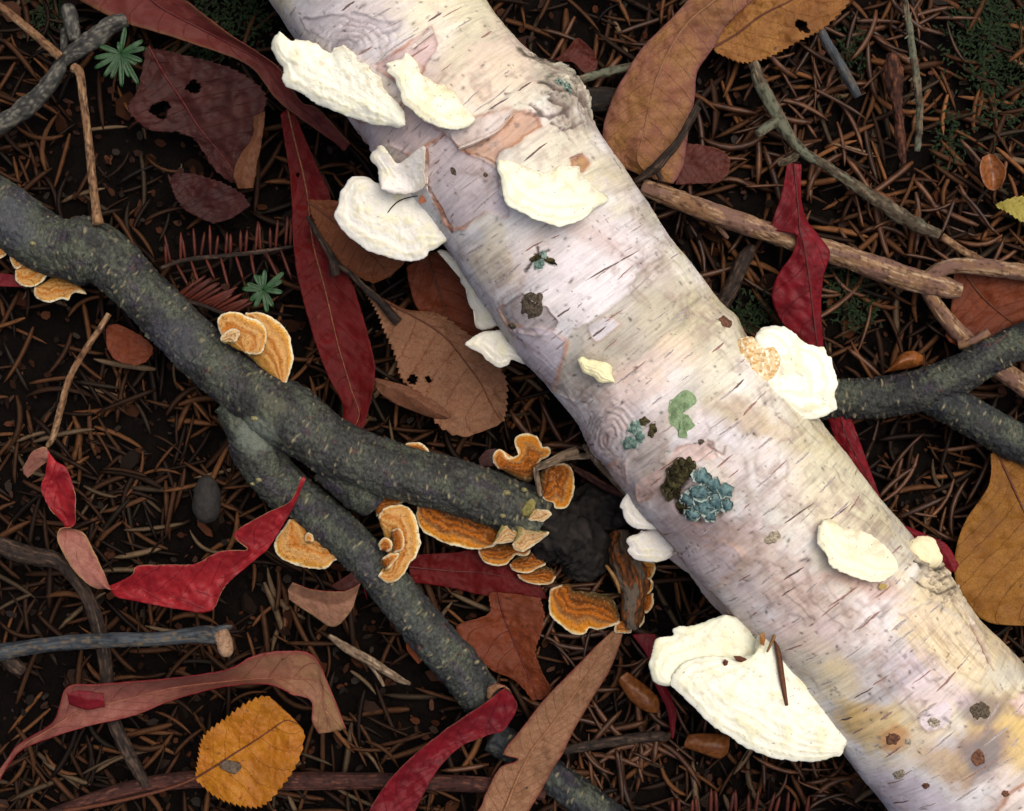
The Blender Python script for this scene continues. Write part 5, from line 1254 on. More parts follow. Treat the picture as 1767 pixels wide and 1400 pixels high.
leaf('tan_pink_leaf', 'large tan and pinkish leaf with a raised midrib beside the rough birch scar', st3(zC, [
    (600, -200, 60, 720, -200, 66, 900, -200, 56), (440, -10, 64, 560, -20, 74, 700, -10, 60), (360, 78, 62, 440, 80, 76, 592, 92, 58), (245, 195, 60, 362, 190, 78, 534, 188, 56), (186, 290, 58, 312, 300, 80, 470, 285, 54),
    (130, 388, 54, 285, 390, 76, 457, 392, 52), (90, 545, 46, 252, 540, 66, 428, 560, 46), (138, 640, 42, 230, 640, 56, 412, 662, 42), (245, 700, 38, 300, 715, 42, 372, 732, 38)]),
    TANPINK, BROWN, n=200, m_=46, bend=-0.4, wave=5, ribmat=rib_tan, ribr=2.4, rag=1, seed=37)
leaf('ochre_leaf', 'mottled ochre serrated leaf overlapping the large tan pink leaf', st3(zC, [
    (525, 165, 44, 532, 190, 44, 540, 208, 44), (600, 80, 48, 625, 135, 46, 645, 250, 46), (690, -30, 50, 725, 60, 48, 755, 228, 48), (780, -110, 52, 825, 10, 48, 872, 165, 50), (870, -180, 52, 915, -40, 48, 968, 115, 50), (960, -230, 48, 1000, -80, 46, 1065, 20, 48), (1040, -230, 44, 1070, -120, 44, 1100, -60, 44)]),
    YBROWN, BROWN, n=210, m_=70, teeth=5, tper=9, wave=6, ribmat=rib_brown, seed=39, holes=((1382, 42, 9), (1392, 54, 5)))
leaf('long_red_leaf', 'bright crimson leaf draped over the tan stick and passing under the hairy based fungus', st3(lambda p: p, [
    (1358, 284, 60, 1370, 282, 62, 1383, 284, 60), (1347, 340, 62, 1376, 340, 72, 1383, 345, 64), (1333, 380, 66, 1379, 370, 80, 1394, 382, 70), (1331, 398, 68, 1381, 400, 84, 1410, 402, 72), (1357, 396, 74, 1384, 412, 86, 1420, 415, 74), (1374, 408, 80, 1386, 420, 88, 1432, 435, 74), (1366, 440, 78, 1390, 440, 88, 1428, 455, 72),
    (1342, 475, 72, 1398, 490, 86, 1421, 480, 70), (1332, 515, 66, 1404, 540, 80, 1417, 530, 66), (1352, 560, 62, 1409, 580, 74, 1420, 580, 62), (1392, 605, 60, 1412, 610, 68, 1424, 610, 60), (1402, 660, 60, 1420, 660, 68, 1444, 655, 60),
    (1424, 712, 62, 1445, 705, 72, 1453, 680, 62), (1445, 768, 60, 1464, 760, 70, 1474, 735, 60), (1472, 815, 56, 1488, 805, 62, 1494, 790, 56), (1505, 862, 48, 1512, 858, 52, 1516, 850, 48), (1525, 890, 40, 1528, 888, 42, 1530, 884, 40)]),
    RED, RED, n=260, m_=30, rag=0.8, ribmat=rib_red, ribr=1.5, seed=41)
leaf('red_leaf_strip', 'narrow strip of dark red leaf showing behind the small round cream fungus', [
    ((1540, 898, 50), (1552, 905, 54), (1565, 908, 50)), ((1568, 925, 54), (1590, 928, 60), (1602, 924, 54)), ((1608, 948, 54), (1628, 950, 60), (1634, 940, 54)), ((1632, 988, 50), (1648, 988, 54), (1655, 975, 50))], RED, RED, n=50, m_=14, rib=False, seed=42)
leaf('ochre_leaf', 'big ochre brown leaf with slanting veins lying beyond the rough birch edge', st3(zL, [
    (700, 640, 44, 722, 630, 44, 800, 640, 44), (692, 760, 48, 775, 745, 44, 900, 700, 48), (600, 905, 50, 835, 875, 44, 1000, 800, 50), (558, 1050, 50, 905, 1000, 44, 1100, 900, 50), (578, 1180, 50, 955, 1120, 44, 1150, 1050, 50), (680, 1292, 46, 1000, 1230, 44, 1150, 1180, 48), (850, 1312, 44, 1030, 1300, 44, 1120, 1280, 44)]),
    ORBR, BROWN, n=180, m_=50, wave=6, ribmat=rib_brown, ribr=2.2, rag=0.6, seed=43)
leaf('brown_leaf', 'brown leaf beneath the fork of the tan stick', st3(zC, [
    (1490, 1080, 26, 1530, 1090, 26, 1610, 1085, 26), (1478, 1220, 30, 1600, 1180, 24, 1740, 1085, 30), (1462, 1345, 30, 1680, 1250, 24, 1840, 1140, 30), (1600, 1420, 26, 1760, 1310, 24, 1880, 1240, 26)]), BROWN2, BROWN, n=90, m_=40, rag=2, wave=5, ribmat=rib_brown, seed=45)
leaf('yellow_leaf', 'small pale yellow leaf scrap at the edge of the needle litter', st3(zC, [
    (1652, 812, 34, 1656, 818, 34, 1662, 828, 34), (1722, 785, 38, 1715, 820, 36, 1700, 845, 38), (1790, 780, 38, 1770, 840, 36, 1745, 875, 38), (1880, 800, 38, 1860, 880, 36, 1850, 940, 38)]), PALEY, PALEY, n=70, teeth=4, tper=10, m_=24, rib=False, seed=46)
leaf('brown_leaf', 'dark reddish leaf scrap behind the tip of the large tan pink leaf', st3(zC, [
    (380, 735, 22, 395, 650, 22, 425, 570, 26), (480, 730, 24, 490, 660, 22, 505, 580, 30), (550, 725, 26, 565, 665, 22, 568, 602, 28), (590, 695, 26, 598, 668, 24, 600, 640, 26)]), leaf_mat('leaf_umber', lin(92, 44, 36), lin(110, 56, 44), lin(64, 30, 24), 7), BROWN, n=60, rag=2, rib=False, wave=4, seed=47)
leaf('brown_leaf', 'small reddish curled leaf scrap by the lichened twig beside the birch', st3(zB, [
    (1500, 300, 20, 1500, 305, 22, 1510, 312, 20), (1560, 245, 28, 1570, 290, 22, 1590, 320, 26), (1612, 195, 32, 1630, 280, 22, 1640, 370, 28), (1690, 260, 30, 1690, 310, 24, 1690, 370, 28), (1708, 300, 24, 1712, 315, 24, 1712, 330, 24)]), leaf_mat('leaf_rust', lin(90, 40, 30), lin(112, 52, 38), lin(60, 26, 20), 6), MAROOND, n=60, rag=2, rib=False, seed=48)
leaf('red_leaf_strip', 'thin dark red leaf sliver hanging below the biggest white fungus', st3(zH, [
    (1490, 240, 20, 1540, 235, 22, 1592, 240, 24), (1560, 340, 26, 1590, 330, 28, 1615, 340, 26), (1582, 440, 30, 1608, 430, 34, 1640, 455, 30), (1640, 560, 30, 1658, 560, 34, 1682, 570, 30), (1655, 640, 26, 1666, 645, 28, 1680, 640, 26), (1664, 690, 24, 1668, 694, 24, 1672, 690, 24)]), RED, MAROON, n=70, m_=14, rib=False, seed=49)
leaf('brown_leaf', 'mottled orange brown leaf scrap under the dark branch beside a tan twig', st3(zD, [
    (540, 640, 20, 555, 620, 22, 600, 615, 20), (545, 740, 24, 620, 700, 22, 690, 660, 26), (590, 800, 24, 690, 770, 22, 765, 715, 24), (690, 830, 20, 740, 810, 20, 775, 770, 20)]), BROWN2, BROWN, n=60, rag=3, rib=False, wave=4, seed=50)
leaf('red_leaf_strip', 'dark red leaf tip poking out beneath the golden bracket cluster', st3(zD, [
    (-60, 370, 26, -60, 390, 26, -60, 420, 26), (0, 360, 26, 10, 390, 26, 10, 425, 26), (90, 370, 24, 90, 400, 24, 90, 428, 24), (150, 400, 22, 150, 410, 22, 150, 425, 22)]), RED, RED, n=40, m_=14, rib=False, seed=51)
leaf('brown_leaf', 'small orange brown leaf with a pale thread behind the lower dark limb', st3(zH, [
    (505, 260, 20, 515, 255, 22, 540, 240, 20), (512, 310, 22, 545, 300, 22, 585, 300, 24), (560, 370, 20, 585, 350, 20, 620, 350, 22)]), leaf_mat('leaf_burnt_orange', lin(140, 66, 32), lin(156, 80, 40), lin(96, 44, 24), 5), BROWN, n=40, m_=20, rib=False, seed=52)
leaf('brown_leaf', 'dull purple leaf scrap behind the three knobbed bracket', st3(zK, [
    (90, 250, 26, 92, 262, 26, 100, 290, 26), (140, 200, 30, 150, 240, 28, 160, 300, 30), (200, 190, 26, 205, 230, 26, 210, 280, 26)]), leaf_mat('leaf_mauve', lin(88, 58, 56), lin(106, 72, 68), lin(70, 44, 42), 5), MAROON, n=40, m_=20, rib=False, seed=53)

blot = plain_mat('leaf_blotch', lin(70, 58, 48), lin(130, 112, 92), 1200, 0.8)
for f_, rows in ((zG, [(778, 1238, 50.5, 782, 1243, 50.6, 786, 1250, 50.5), (800, 1220, 51, 806, 1236, 51.4, 815, 1262, 51), (826, 1222, 51, 830, 1240, 51.6, 835, 1268, 51), (850, 1232, 51.5, 853, 1240, 51.8, 855, 1250, 51.5)]),):
    b_ = [o_ for o_ in COL.objects if o_.name.startswith('amber_leaf')][0]
    me_ = ribbon_mesh('blotch', st3(f_, [(r[0], r[1], r[2] + 3, r[3], r[4], r[5] + 3, r[6], r[7], r[8] + 3) for r in rows]), 24, 12, [blot, blot], thick=6.0, rag=3, seed=3)
    link('blotch', me_, b_)
# ------------------------------------------------------------------ twigs and stems
bk_tan = style(lin(150, 112, 80), lin(190, 152, 116), lin(222, 192, 156), 0.9, 1.0, 0.012, lin(70, 40, 24), 1.2, lin(138, 104, 92))
bk_straw = style(lin(140, 100, 68), lin(180, 140, 100), lin(204, 168, 128), 0.8, 1.0, 0.03, lin(60, 34, 20))
bk_grey = style(lin(58, 58, 56), lin(84, 84, 80), lin(108, 106, 100), 0.9, 0.4, 0.03, lin(150, 146, 130), 1.4)
bk_blue = style(lin(50, 56, 62), lin(84, 92, 98), lin(112, 118, 120), 0.8, 0.3, 0.014, lin(130, 112, 86), 0.9)
bk_brown = style(lin(44, 34, 28), lin(80, 62, 50), lin(116, 94, 76), 0.9, 0.8, 0.02, lin(20, 14, 10), 1.3)
bk_red = style(lin(66, 34, 28), lin(92, 50, 40), lin(128, 84, 66), 0.7, 0.8, 0.02, lin(24, 14, 12), 0.6)
bk_lich = style(lin(96, 84, 66), lin(134, 118, 94), lin(170, 160, 134), 0.9, 0.8, 0.03, lin(40, 30, 22), 2.0, lin(120, 126, 104))
bk_pale = style(lin(112, 92, 72), lin(164, 140, 112), lin(204, 182, 152), 0.9, 1.0, 0.01, lin(60, 40, 26), 1.0)
bk_bud = style(lin(60, 32, 22), lin(104, 58, 38), lin(146, 92, 60), 0.9, 0.8, 0.02, lin(24, 12, 8), 3.0)
bk_rot = style(lin(26, 22, 18), lin(44, 36, 28), lin(70, 56, 42), 0.9, 0.8, 0.0, lin(10, 8, 6), 1.6)
wood_end = plain_mat('broken_wood', lin(150, 112, 84), lin(206, 172, 140), 1200, 0.9, 0.15, 0.7, 0.0005)
def twig(name, label, limbs, mat, cat='twig', group=None, m=12, **k):
    p0 = limbs[0][len(limbs[0]) // 2]
    t = thing(name, label, cat, p0[0], p0[1], max(0, p0[2] - p0[3]), group)
    for i, l in enumerate(limbs):
        tube('stem' if i == 0 else 'side_stem', l, mat, t, m=m, **k)
    return t
def tw(f, rows): return [(*f([(r[0], r[1])])[0], r[2], r[3]) for r in rows]

t = twig('stick', 'tan forked stick crossing beneath the crimson leaf', [
    [(1108, 322, 50, 13), (1150, 338, 52, 16), (1250, 375, 52, 17), (1350, 408, 50, 18), (1450, 440, 50, 19), (1560, 478, 50, 20), (1620, 494, 50, 19), (1658, 502, 50, 13)],
    [(1595, 485, 50, 14), (1625, 465, 54, 13), (1660, 458, 56, 13), (1720, 464, 56, 14), (1780, 472, 56, 14), (1880, 490, 56, 14)],
    [(1600, 500, 46, 12), (1625, 540, 42, 13), (1660, 580, 38, 14), (1700, 618, 34, 16), (1750, 655, 32, 17), (1860, 730, 30, 17)],
    [(1655, 595, 40, 9), (1680, 590, 52, 8), (1706, 572, 58, 7)], [(1236, 388, 44, 4), (1248, 402, 38, 4), (1256, 411, 34, 3)]], bk_tan, 'stick', m=22, lump=0.14, lumpf=0.03)
twig('twig', 'pale lichened stick slanting through the needles above the tan forked stick', [
    tw(zC, [(690, 250, 40, 9), (720, 330, 42, 11), (770, 430, 44, 12), (820, 520, 46, 11), (880, 600, 44, 9), (980, 660, 40, 8), (1100, 740, 38, 10), (1220, 820, 38, 12), (1330, 890, 36, 12), (1430, 935, 34, 9)]), tw(zC, [(790, 480, 48, 9), (740, 510, 56, 8), (705, 535, 62, 7)]), tw(zC, [(880, 600, 42, 8), (830, 640, 36, 7), (790, 650, 30, 6)])], bk_lich, m=14, lump=0.22, lumpf=0.06)
twig('twig', 'bare buff stem under the needles beyond the pale lichened stick', [tw(zC, [(1440, 940, 28, 7), (1520, 995, 28, 7), (1600, 1040, 28, 7), (1700, 1110, 20, 6)])], bk_straw)
twig('twig', 'upright spiny twig with a pale green lichened tip', [tw(zC, [(1285, -60, 44, 5), (1298, 30, 44, 5.5), (1318, 150, 46, 6), (1335, 280, 48, 6.5), (1352, 420, 48, 6.5), (1350, 520, 46, 6), (1342, 602, 44, 5)])] +
     [tw(zC, [(1300 + i * 4.2, 60 + i * 42, 48, 2), (1300 + i * 4.2 + (18 if i % 2 else -16), 70 + i * 42, 50, 1.2)]) for i in range(12)], bk_lich, lump=0.25, lumpf=0.12)
twig('twig', 'scaly reddish brown bud covered shoot among the needles', [tw(zC, [(1240, 215, 40, 9), (1245, 260, 42, 15), (1250, 330, 42, 15), (1262, 410, 42, 9), (1268, 470, 42, 9), (1275, 540, 40, 10), (1280, 600, 40, 8), (1290, 650, 38, 4)])],
     bk_bud, m=18, lump=0.35, lumpf=0.09)
twig('twig', 'short bluish grey twig pointing out below the ochre leaf', [tw(zC, [(945, 90, 40, 7), (985, 170, 42, 8), (1020, 230, 42, 8), (1060, 300, 40, 9), (1108, 385, 36, 7)])], bk_blue, lump=0.15, lumpf=0.1)
twig('twig', 'thin dark forked twig crossing the large tan pink leaf', [tw(zC, [(470, 425, 84, 7), (440, 480, 86, 6.5), (395, 560, 84, 7), (340, 625, 80, 8), (300, 670, 76, 9), (220, 725, 66, 5)]), tw(zC, [(300, 672, 72, 6), (318, 700, 66, 5), (322, 720, 60, 4)])], bk_brown, lump=0.15, lumpf=0.08)
twig('twig', 'grey lichened twig between the birch and the large tan pink leaf', [tw(zC, [(-40, 330, 30, 8), (40, 305, 32, 8), (120, 285, 32, 8), (220, 262, 30, 7)])], bk_lich, lump=0.25, lumpf=0.1)
twig('twig', 'knobbly grey twig with a broken stub next to the bent straw stem', [
    tw(zA, [(-120, 690, 40, 16), (0, 630, 42, 16), (110, 560, 44, 16), (210, 480, 46, 16), (290, 370, 48, 14), (320, 310, 50, 12), (400, 250, 54, 16), (500, 180, 56, 17), (560, 130, 54, 15), (640, 100, 46, 12)]), tw(zA, [(380, 205, 60, 9), (365, 130, 58, 13), (350, 60, 56, 14), (330, 35, 52, 8)]), tw(zA, [(330, 310, 50, 8), (325, 240, 44, 7), (330, 150, 38, 8)])], bk_grey, m=18, lump=0.2, lumpf=0.05)
twig('stem', 'bent straw coloured stem standing on the dark branch', [tw(zA, [(-40, 5, 90, 6), (50, 70, 86, 7), (170, 170, 80, 7.5), (305, 290, 74, 8)]), tw(zA, [(375, 345, 78, 9), (405, 375, 84, 8), (425, 520, 92, 7), (450, 720, 98, 7), (470, 920, 104, 7.5), (488, 1060, 108, 8), (498, 1140, 112, 10)])], bk_straw, cat='stem', lump=0.08, lumpf=0.06)
twig('twig', 'thin straw twig leaning out below the dark branch over the needles', [tw(zD, [(555, 565, 60, 5), (500, 650, 60, 5.5), (420, 770, 58, 5.5), (350, 900, 56, 6), (300, 1080, 52, 6), (270, 1190, 46, 6), (240, 1240, 36, 4)])], bk_straw, lump=0.12, lumpf=0.1)
twig('twig', 'dark brown twig passing under the bluish twig and the pink leaf', [tw(zG, [(-80, 420, 32, 14), (0, 455, 34, 16), (100, 490, 36, 16), (200, 510, 38, 14), (265, 570, 38, 12), (320, 660, 38, 12), (350, 760, 38, 12), (375, 880, 36, 12), (385, 1020, 34, 11), (420, 1120, 32, 12), (470, 1220, 30, 11), (520, 1310, 26, 9)])], bk_brown, m=18, lump=0.15, lumpf=0.05)
t = twig('twig', 'bluish grey twig ending in a broken collar beside the pink leaf', [tw(zG, [(-100, 850, 64, 17), (0, 835, 66, 15), (100, 818, 68, 13), (250, 800, 68, 13), (400, 792, 68, 13), (560, 788, 68, 12), (680, 775, 68, 14), (740, 772, 68, 16), (780, 775, 68, 14)]), tw(zG, [(760, 765, 68, 10), (800, 750, 70, 7), (826, 742, 70, 3)])], bk_blue, m=18, lump=0.10, lumpf=0.05)
tube('broken_collar', tw(zG, [(785, 770, 70, 14), (798, 800, 78, 14), (802, 830, 84, 13), (800, 848, 84, 8)]), wood_end, t, m=14, lump=0.2, lumpf=0.08)
tube('side_stem', tw(zG, [(20, 850, 60, 12), (50, 880, 52, 14), (80, 905, 44, 10)]), bk_brown, t, m=12, lump=0.2, lumpf=0.08)
twig('stem', 'smooth reddish brown stem running under the amber leaf along the bottom', [[(60, 1420, 20, 12), (140, 1388, 20, 13), (240, 1358, 18, 14), (340, 1345, 16, 15), (480, 1348, 16, 16), (600, 1348, 20, 15), (720, 1350, 24, 14), (850, 1356, 28, 14), (940, 1372, 20, 10)]], bk_red, cat='stem', m=16, lump=0.06)
twig('twig', 'thin split twig between the lower dark limb and the pink leaf', [tw(zH, [(170, 245, 40, 4), (250, 300, 42, 8), (340, 350, 44, 8), (420, 400, 44, 7), (480, 435, 44, 6), (525, 455, 42, 3)]), tw(zH, [(330, 350, 38, 4), (380, 410, 34, 4), (410, 465, 30, 3)])], bk_pale, lump=0.2, lumpf=0.1)
twig('twig', 'dark knobbed twig lying across the brown leaf toward the serrated one', [tw(zD, [(1565, 70, 78, 4), (1600, 140, 80, 5), (1650, 220, 80, 5.5), (1690, 290, 78, 8), (1705, 370, 74, 9)]), tw(zE, [(75, 300, 70, 6), (160, 360, 66, 5.5), (230, 430, 62, 6), (310, 500, 62, 7), (370, 570, 60, 8), (405, 605, 56, 8)])], bk_brown, lump=0.2, lumpf=0.1)
twig('dry_stem', 'folded dry grass stem resting on the orange brackets by the birch', [tw(zK, [(440, 305, 112, 6), (520, 275, 118, 8), (600, 235, 118, 9), (690, 200, 114, 8)]), tw(zK, [(560, 262, 112, 5), (650, 240, 114, 6), (765, 235, 110, 5)]), tw(zK, [(435, 300, 112, 5), (445, 380, 108, 5), (465, 475, 100, 5)]), tw(zK, [(725, 170, 70, 4), (790, 240, 84, 8), (880, 340, 84, 9), (985, 460, 76, 5)])], bk_pale, cat='dry stem', lump=0.12)
twig('twig', 'dark reddish twig leading from the orange fan bracket to the birch', [tw(zK, [(670, 310, 50, 5), (760, 360, 52, 7), (860, 420, 52, 7), (980, 480, 50, 6)])], bk_red, lump=0.2, lumpf=0.08)
twig('straw', 'flat brown straw lying right of the long tan leaf', [tw(zH, [(1195, 745, 36, 8), (1300, 725, 38, 9), (1450, 700, 38, 9), (1600, 682, 38, 9), (1645, 690, 36, 6)])], bk_brown, cat='straw', lump=0.08)
twig('twig', 'dark stick end poking out from under the rough birch scar', [tw(zC, [(-60, 420, 20, 20), (60, 400, 22, 22), (200, 405, 20, 20)])], bk_rot, lump=0.15)
twig('twig', 'half buried brown root beside the crimson leaf', [tw(zC, [(540, 1260, 14, 12), (600, 1150, 20, 14), (650, 1040, 22, 13), (690, 980, 16, 8)])], bk_brown, lump=0.2)

# bud scales
mat_scale = plain_mat('bud_scale', lin(120, 64, 26), lin(176, 108, 50), 900, 0.45, 0.4, 0.3)
mat_scale_in = plain_mat('bud_scale_inner', lin(90, 48, 24), lin(130, 76, 40), 900, 0.6)
def scale_(label, f, rows, **k):
    leaf('bud_scale', label, st3(f, rows), mat_scale, mat_scale_in, n=40, m_=18, rib=False, cat='bud scale', group='shed bud scales', bend=0.7, **k)
scale_('orange cupped bud scale lying in the needles near the yellow leaf scrap', zC, [(1602, 625, 40, 1630, 612, 34, 1655, 620, 40), (1592, 670, 46, 1640, 670, 30, 1692, 670, 46), (1606, 725, 46, 1645, 720, 32, 1688, 715, 46), (1625, 752, 40, 1645, 758, 36, 1662, 752, 40)])
scale_('glossy reddish bud scale resting beside the dark forked branch', zL, [(282, 325, 40, 290, 318, 46, 300, 310, 44), (330, 318, 42, 345, 285, 64, 350, 250, 48), (400, 305, 42, 405, 270, 62, 400, 238, 48), (435, 290, 42, 438, 275, 48, 436, 258, 44)])
scale_('brown bud scale below the rim of the biggest white fungus', zJ, [(320, 960, 36, 325, 935, 44, 340, 905, 38), (390, 985, 38, 400, 950, 54, 410, 900, 42), (470, 1010, 38, 480, 960, 56, 480, 905, 42), (508, 985, 38, 515, 950, 48, 516, 915, 40)])
scale_('dull brown bud scale beside the thin dark red leaf sliver', zJ, [(40, 680, 24, 50, 660, 32, 80, 640, 28), (90, 760, 26, 115, 720, 42, 150, 690, 30), (160, 810, 26, 175, 770, 40, 205, 740, 30), (205, 815, 24, 212, 800, 28, 220, 785, 26)])
GK = 0.72
# ------------------------------------------------------------------ lichens on the birch
mat_lich = attr_mat('lichen_thallus', rough=0.9, spec=0.15, vary=0.25, nscale=1800, bump=0.6, bscale=2600, bdist=0.0004)
mat_lb = (lin(78, 108, 112), lin(120, 152, 152), lin(196, 214, 204))
mat_lg = (lin(120, 146, 106), lin(156, 182, 138), lin(146, 172, 128))
mat_lt = (lin(104, 132, 122), lin(150, 176, 162), lin(190, 204, 190))
mat_lo = (lin(44, 40, 26), lin(88, 82, 50), lin(70, 62, 40))
def lichen(label, pieces, at):
    p, n, _, _ = log_at(*at)
    t = bpy.data.objects.new('lichen', None); COL.objects.link(t); t.location = [float(v) for v in p * S]; t.empty_display_size = 0.005
    tag(t, label, 'lichen')
    for (outl, up, amp, mt, nf) in pieces:
        link('lobe', log_patch('lobe', outl, up, amp, mat_lich, t, rings=11, n=72, seed=outl[0][0], noisef=nf, edge_in=-0.8 if up < 5 else -up * 0.85, rim=mt), t)
    return t
def frill(x, y, a, b, ang, lobes=5, depth=0.2, n=40):
    r = []
    ph0 = random.random() * 6
    for k in range(n):
        t = k / n * 2 * math.pi
        f = 1 + depth * math.sin(lobes * t + ph0) * (0.6 + 0.4 * math.sin(2.3 * t + ph0)) + random.uniform(-0.035, 0.035)
        ca, sa = math.cos(math.radians(ang)), math.sin(math.radians(ang))
        u, v = a * math.cos(t) * f, b * math.sin(t) * f
        r.append((x + u * ca - v * sa, y + u * sa + v * ca))
    return r
lichen('flat pale green lichen patch shaped like a hook on the birch', [([(a_ + random.uniform(-1.6, 1.6), b_ + random.uniform(-1.6, 1.6)) for a_, b_ in catmull(zI([(600, 570), (640, 540), (690, 510), (735, 545), (735, 580), (690, 590), (655, 612), (650, 640), (700, 640), (735, 690), (725, 705), (690, 720), (692, 750), (655, 755), (645, 715), (610, 680), (597, 620)]), 44)], 2.0, 1.6, mat_lg, 0.35)], (1175, 715))
pcs = []
for (x, y, a, b, an) in [(1212, 822, 17, 13, 20), (1232, 838, 17, 13, 60), (1208, 848, 19, 14, 0), (1190, 862, 15, 12, 40), (1215, 872, 19, 14, 10), (1238, 866, 17, 13, 80), (1252, 846, 14, 13, 20), (1226, 888, 13, 10, 30), (1197, 884, 12, 9, 0), (1256, 870, 10, 11, 0)]:
    pcs.append((frill(x, y, a, b, an), random.uniform(6, 12), 2.0, mat_lb, 0.09))
lichen('frilly blue green leafy lichen rosette on the birch', pcs, (1215, 855))
lichen('dark olive crust of lichen bordering the blue green rosette', [(frill(1172, 812, 18, 24, 30), 5, 6, mat_lo, 0.2), (frill(1160, 842, 18, 20, 0), 5, 7, mat_lo, 0.2), (frill(1190, 806, 12, 16, 0), 5, 5, mat_lo, 0.2), (frill(1178, 872, 11, 14, 0), 4, 4, mat_lo, 0.2)], (1172, 830))
lichen('grey green lichen crust in the swirled branch scar', [(frill(1096, 738, 12, 14, 30), 4, 4, mat_lt, 0.2), (frill(1088, 764, 15, 12, 0), 4, 4, mat_lt, 0.2), (frill(1104, 754, 10, 12, 0), 4, 4, mat_lt, 0.2), (frill(1126, 742, 7, 14, 10), 3, 4, mat_lo, 0.2), (frill(1112, 728, 10, 8, 10), 3, 4, mat_lo, 0.2)], (1098, 750))
lichen('tiny grey green lichen in a star shaped crack on the birch', [(frill(930, 456, 10, 11, 0), 3, 4, mat_lt, 0.2), (frill(938, 440, 6, 8, 0), 3, 3, mat_lt, 0.2), (frill(925, 446, 12, 6, -20), 2, 4, mat_lo, 0.2), (frill(950, 450, 12, 5, 30), 2, 3, mat_lo, 0.2)], (930, 448))
lichen('bluish lichen fleck on the knobbly upper birch scar', [(frill(978, 150, 13, 7, 60), 3, 4, mat_lt, 0.2), (frill(965, 142, 8, 5, 40), 3, 3, mat_lt, 0.2)], (975, 148))

GK = 0.47
# ------------------------------------------------------------------ soil
EXT = 1500
n = 300
gx = np.linspace(-EXT, EXT, n); gy = np.linspace(-EXT * 0.85, EXT * 0.85, n)
GX, GY = np.meshgrid(gx, gy)
def soil_h(x, y):
    return -26 - 22 * sstep(-150, -420, x) - 10 * sstep(100, -100, x) + (fbm(x * 0.006 + 40, y * 0.006 + 40, 2.2, 3) - 0.5) * 44 + (fbm(x * 0.04 + 9, y * 0.04, 1.1, 4) - 0.5) * 26
V = np.stack([GX, GY, soil_h(GX, GY)], -1).reshape(-1, 3)
mat_soil = plain_mat('forest_soil', lin(8, 5, 4), lin(22, 14, 10), 420, 0.95, 0.1, 1.0, 0.0012, c3=lin(40, 26, 17))
soil = link('ground', make_mesh('ground', V, grid_quads(n, n), None, [mat_soil]))
soil['kind'] = 'structure'
soil['label'] = 'dark humus soil under the needle litter'
# the forest floor goes on to the horizon
far = np.array([(-30, -30, 0), (30, -30, 0), (30, 30, 0), (-30, 30, 0)], float) / S
far[:, 2] = -75
fl = link('forest_floor', make_mesh('forest_floor', far, [(0, 1, 2, 3)], None, [mat_soil])); fl['kind'] = 'structure'

# ------------------------------------------------------------------ needles
mat_needle = plain_mat('dead_needle', lin(64, 36, 21), lin(122, 78, 46), 260, 0.5, 0.35, 0.5, 0.0003, rnd=0.6, c3=lin(172, 122, 78))
def needle_mesh(bend, seed, L=90.0, w=4.1):
    K = 7
    V = []
    for i in range(K):
        t = i / (K - 1); x = (t - 0.5) * L
        yb = bend * (1 - (2 * t - 1) ** 2) * L * 0.28 + 0.02 * L * math.sin(seed + 3 * t)
        zb = 5.0 * (1 - (2 * t - 1) ** 2) * math.cos(seed)
        wd = w * (0.55 + 0.55 * min(1, t * 6)) * (1 - 0.75 * max(0, (t - 0.72) / 0.28) ** 1.5)
        for (a, b) in ((-1, 0), (0, 0.95), (1, 0), (0, -0.95)):
            V.append((x, yb + a * wd, zb + b * wd * 0.85))
    q = grid_quads(K, 4, True)
    V = np.array(V)
    tr = [(0, 1, 2), (0, 2, 3), ((K - 1) * 4, (K - 1) * 4 + 2, (K - 1) * 4 + 1), ((K - 1) * 4, (K - 1) * 4 + 3, (K - 1) * 4 + 2)]
    return V, q[:, ::-1], np.array(tr)
variants = [needle_mesh(b, s_) for b, s_ in ((0.0, 0.3), (0.12, 1.2), (0.3, 2.0), (-0.1, 2.9), (0.2, 4.0), (0.05, 5.1), (0.5, 0.9))]
def density(x, y):
    """how thickly needles lie, by photo pixel"""
    d = 0.75
    d += 0.5 * math.exp(-(((x - 1560) / 260) ** 2 + ((y - 220) / 260) ** 2))
    d += 0.35 * math.exp(-(((x - 250) / 230) ** 2 + ((y - 800) / 220) ** 2))
    d -= 0.75 * math.exp(-(((x - 350) / 130) ** 2 + ((y - 260) / 170) ** 2))
    d -= 0.55 * math.exp(-(((x - 60) / 120) ** 2 + ((y - 580) / 90) ** 2))
    d -= 0.65 * math.exp(-(((x - 430) / 90) ** 2 + ((y - 1010) / 60) ** 2))
    d -= 0.5 * math.exp(-(((x - 400) / 130) ** 2 + ((y - 30) / 60) ** 2))
    d -= 0.6 * math.exp(-(((x - 1710) / 70) ** 2 + ((y - 90) / 120) ** 2))
    d -= 0.35 * math.exp(-(((x - 450) / 140) ** 2 + ((y - 430) / 80) ** 2))
    d -= 0.35 * math.exp(-(((x - 560) / 120) ** 2 + ((y - 1200) / 100) ** 2))
    return d
placed = []
rs = np.random.default_rng(21)
while len(placed) < 4000:
    x, y = rs.uniform(-150, 1920), rs.uniform(-150, 1550)
    if rs.random() > density(x, y) * (0.35 + 1.1 * float(vnoise(x * 0.012, y * 0.012, 5))): continue
    lay = rs.random() ** 0.8
    g = float(soil_h((x - W0), (H0 - y)))
    z = g + 4 + 30 * lay
    placed.append((x, y, z, lay))
ro = np.random.default_rng(99)
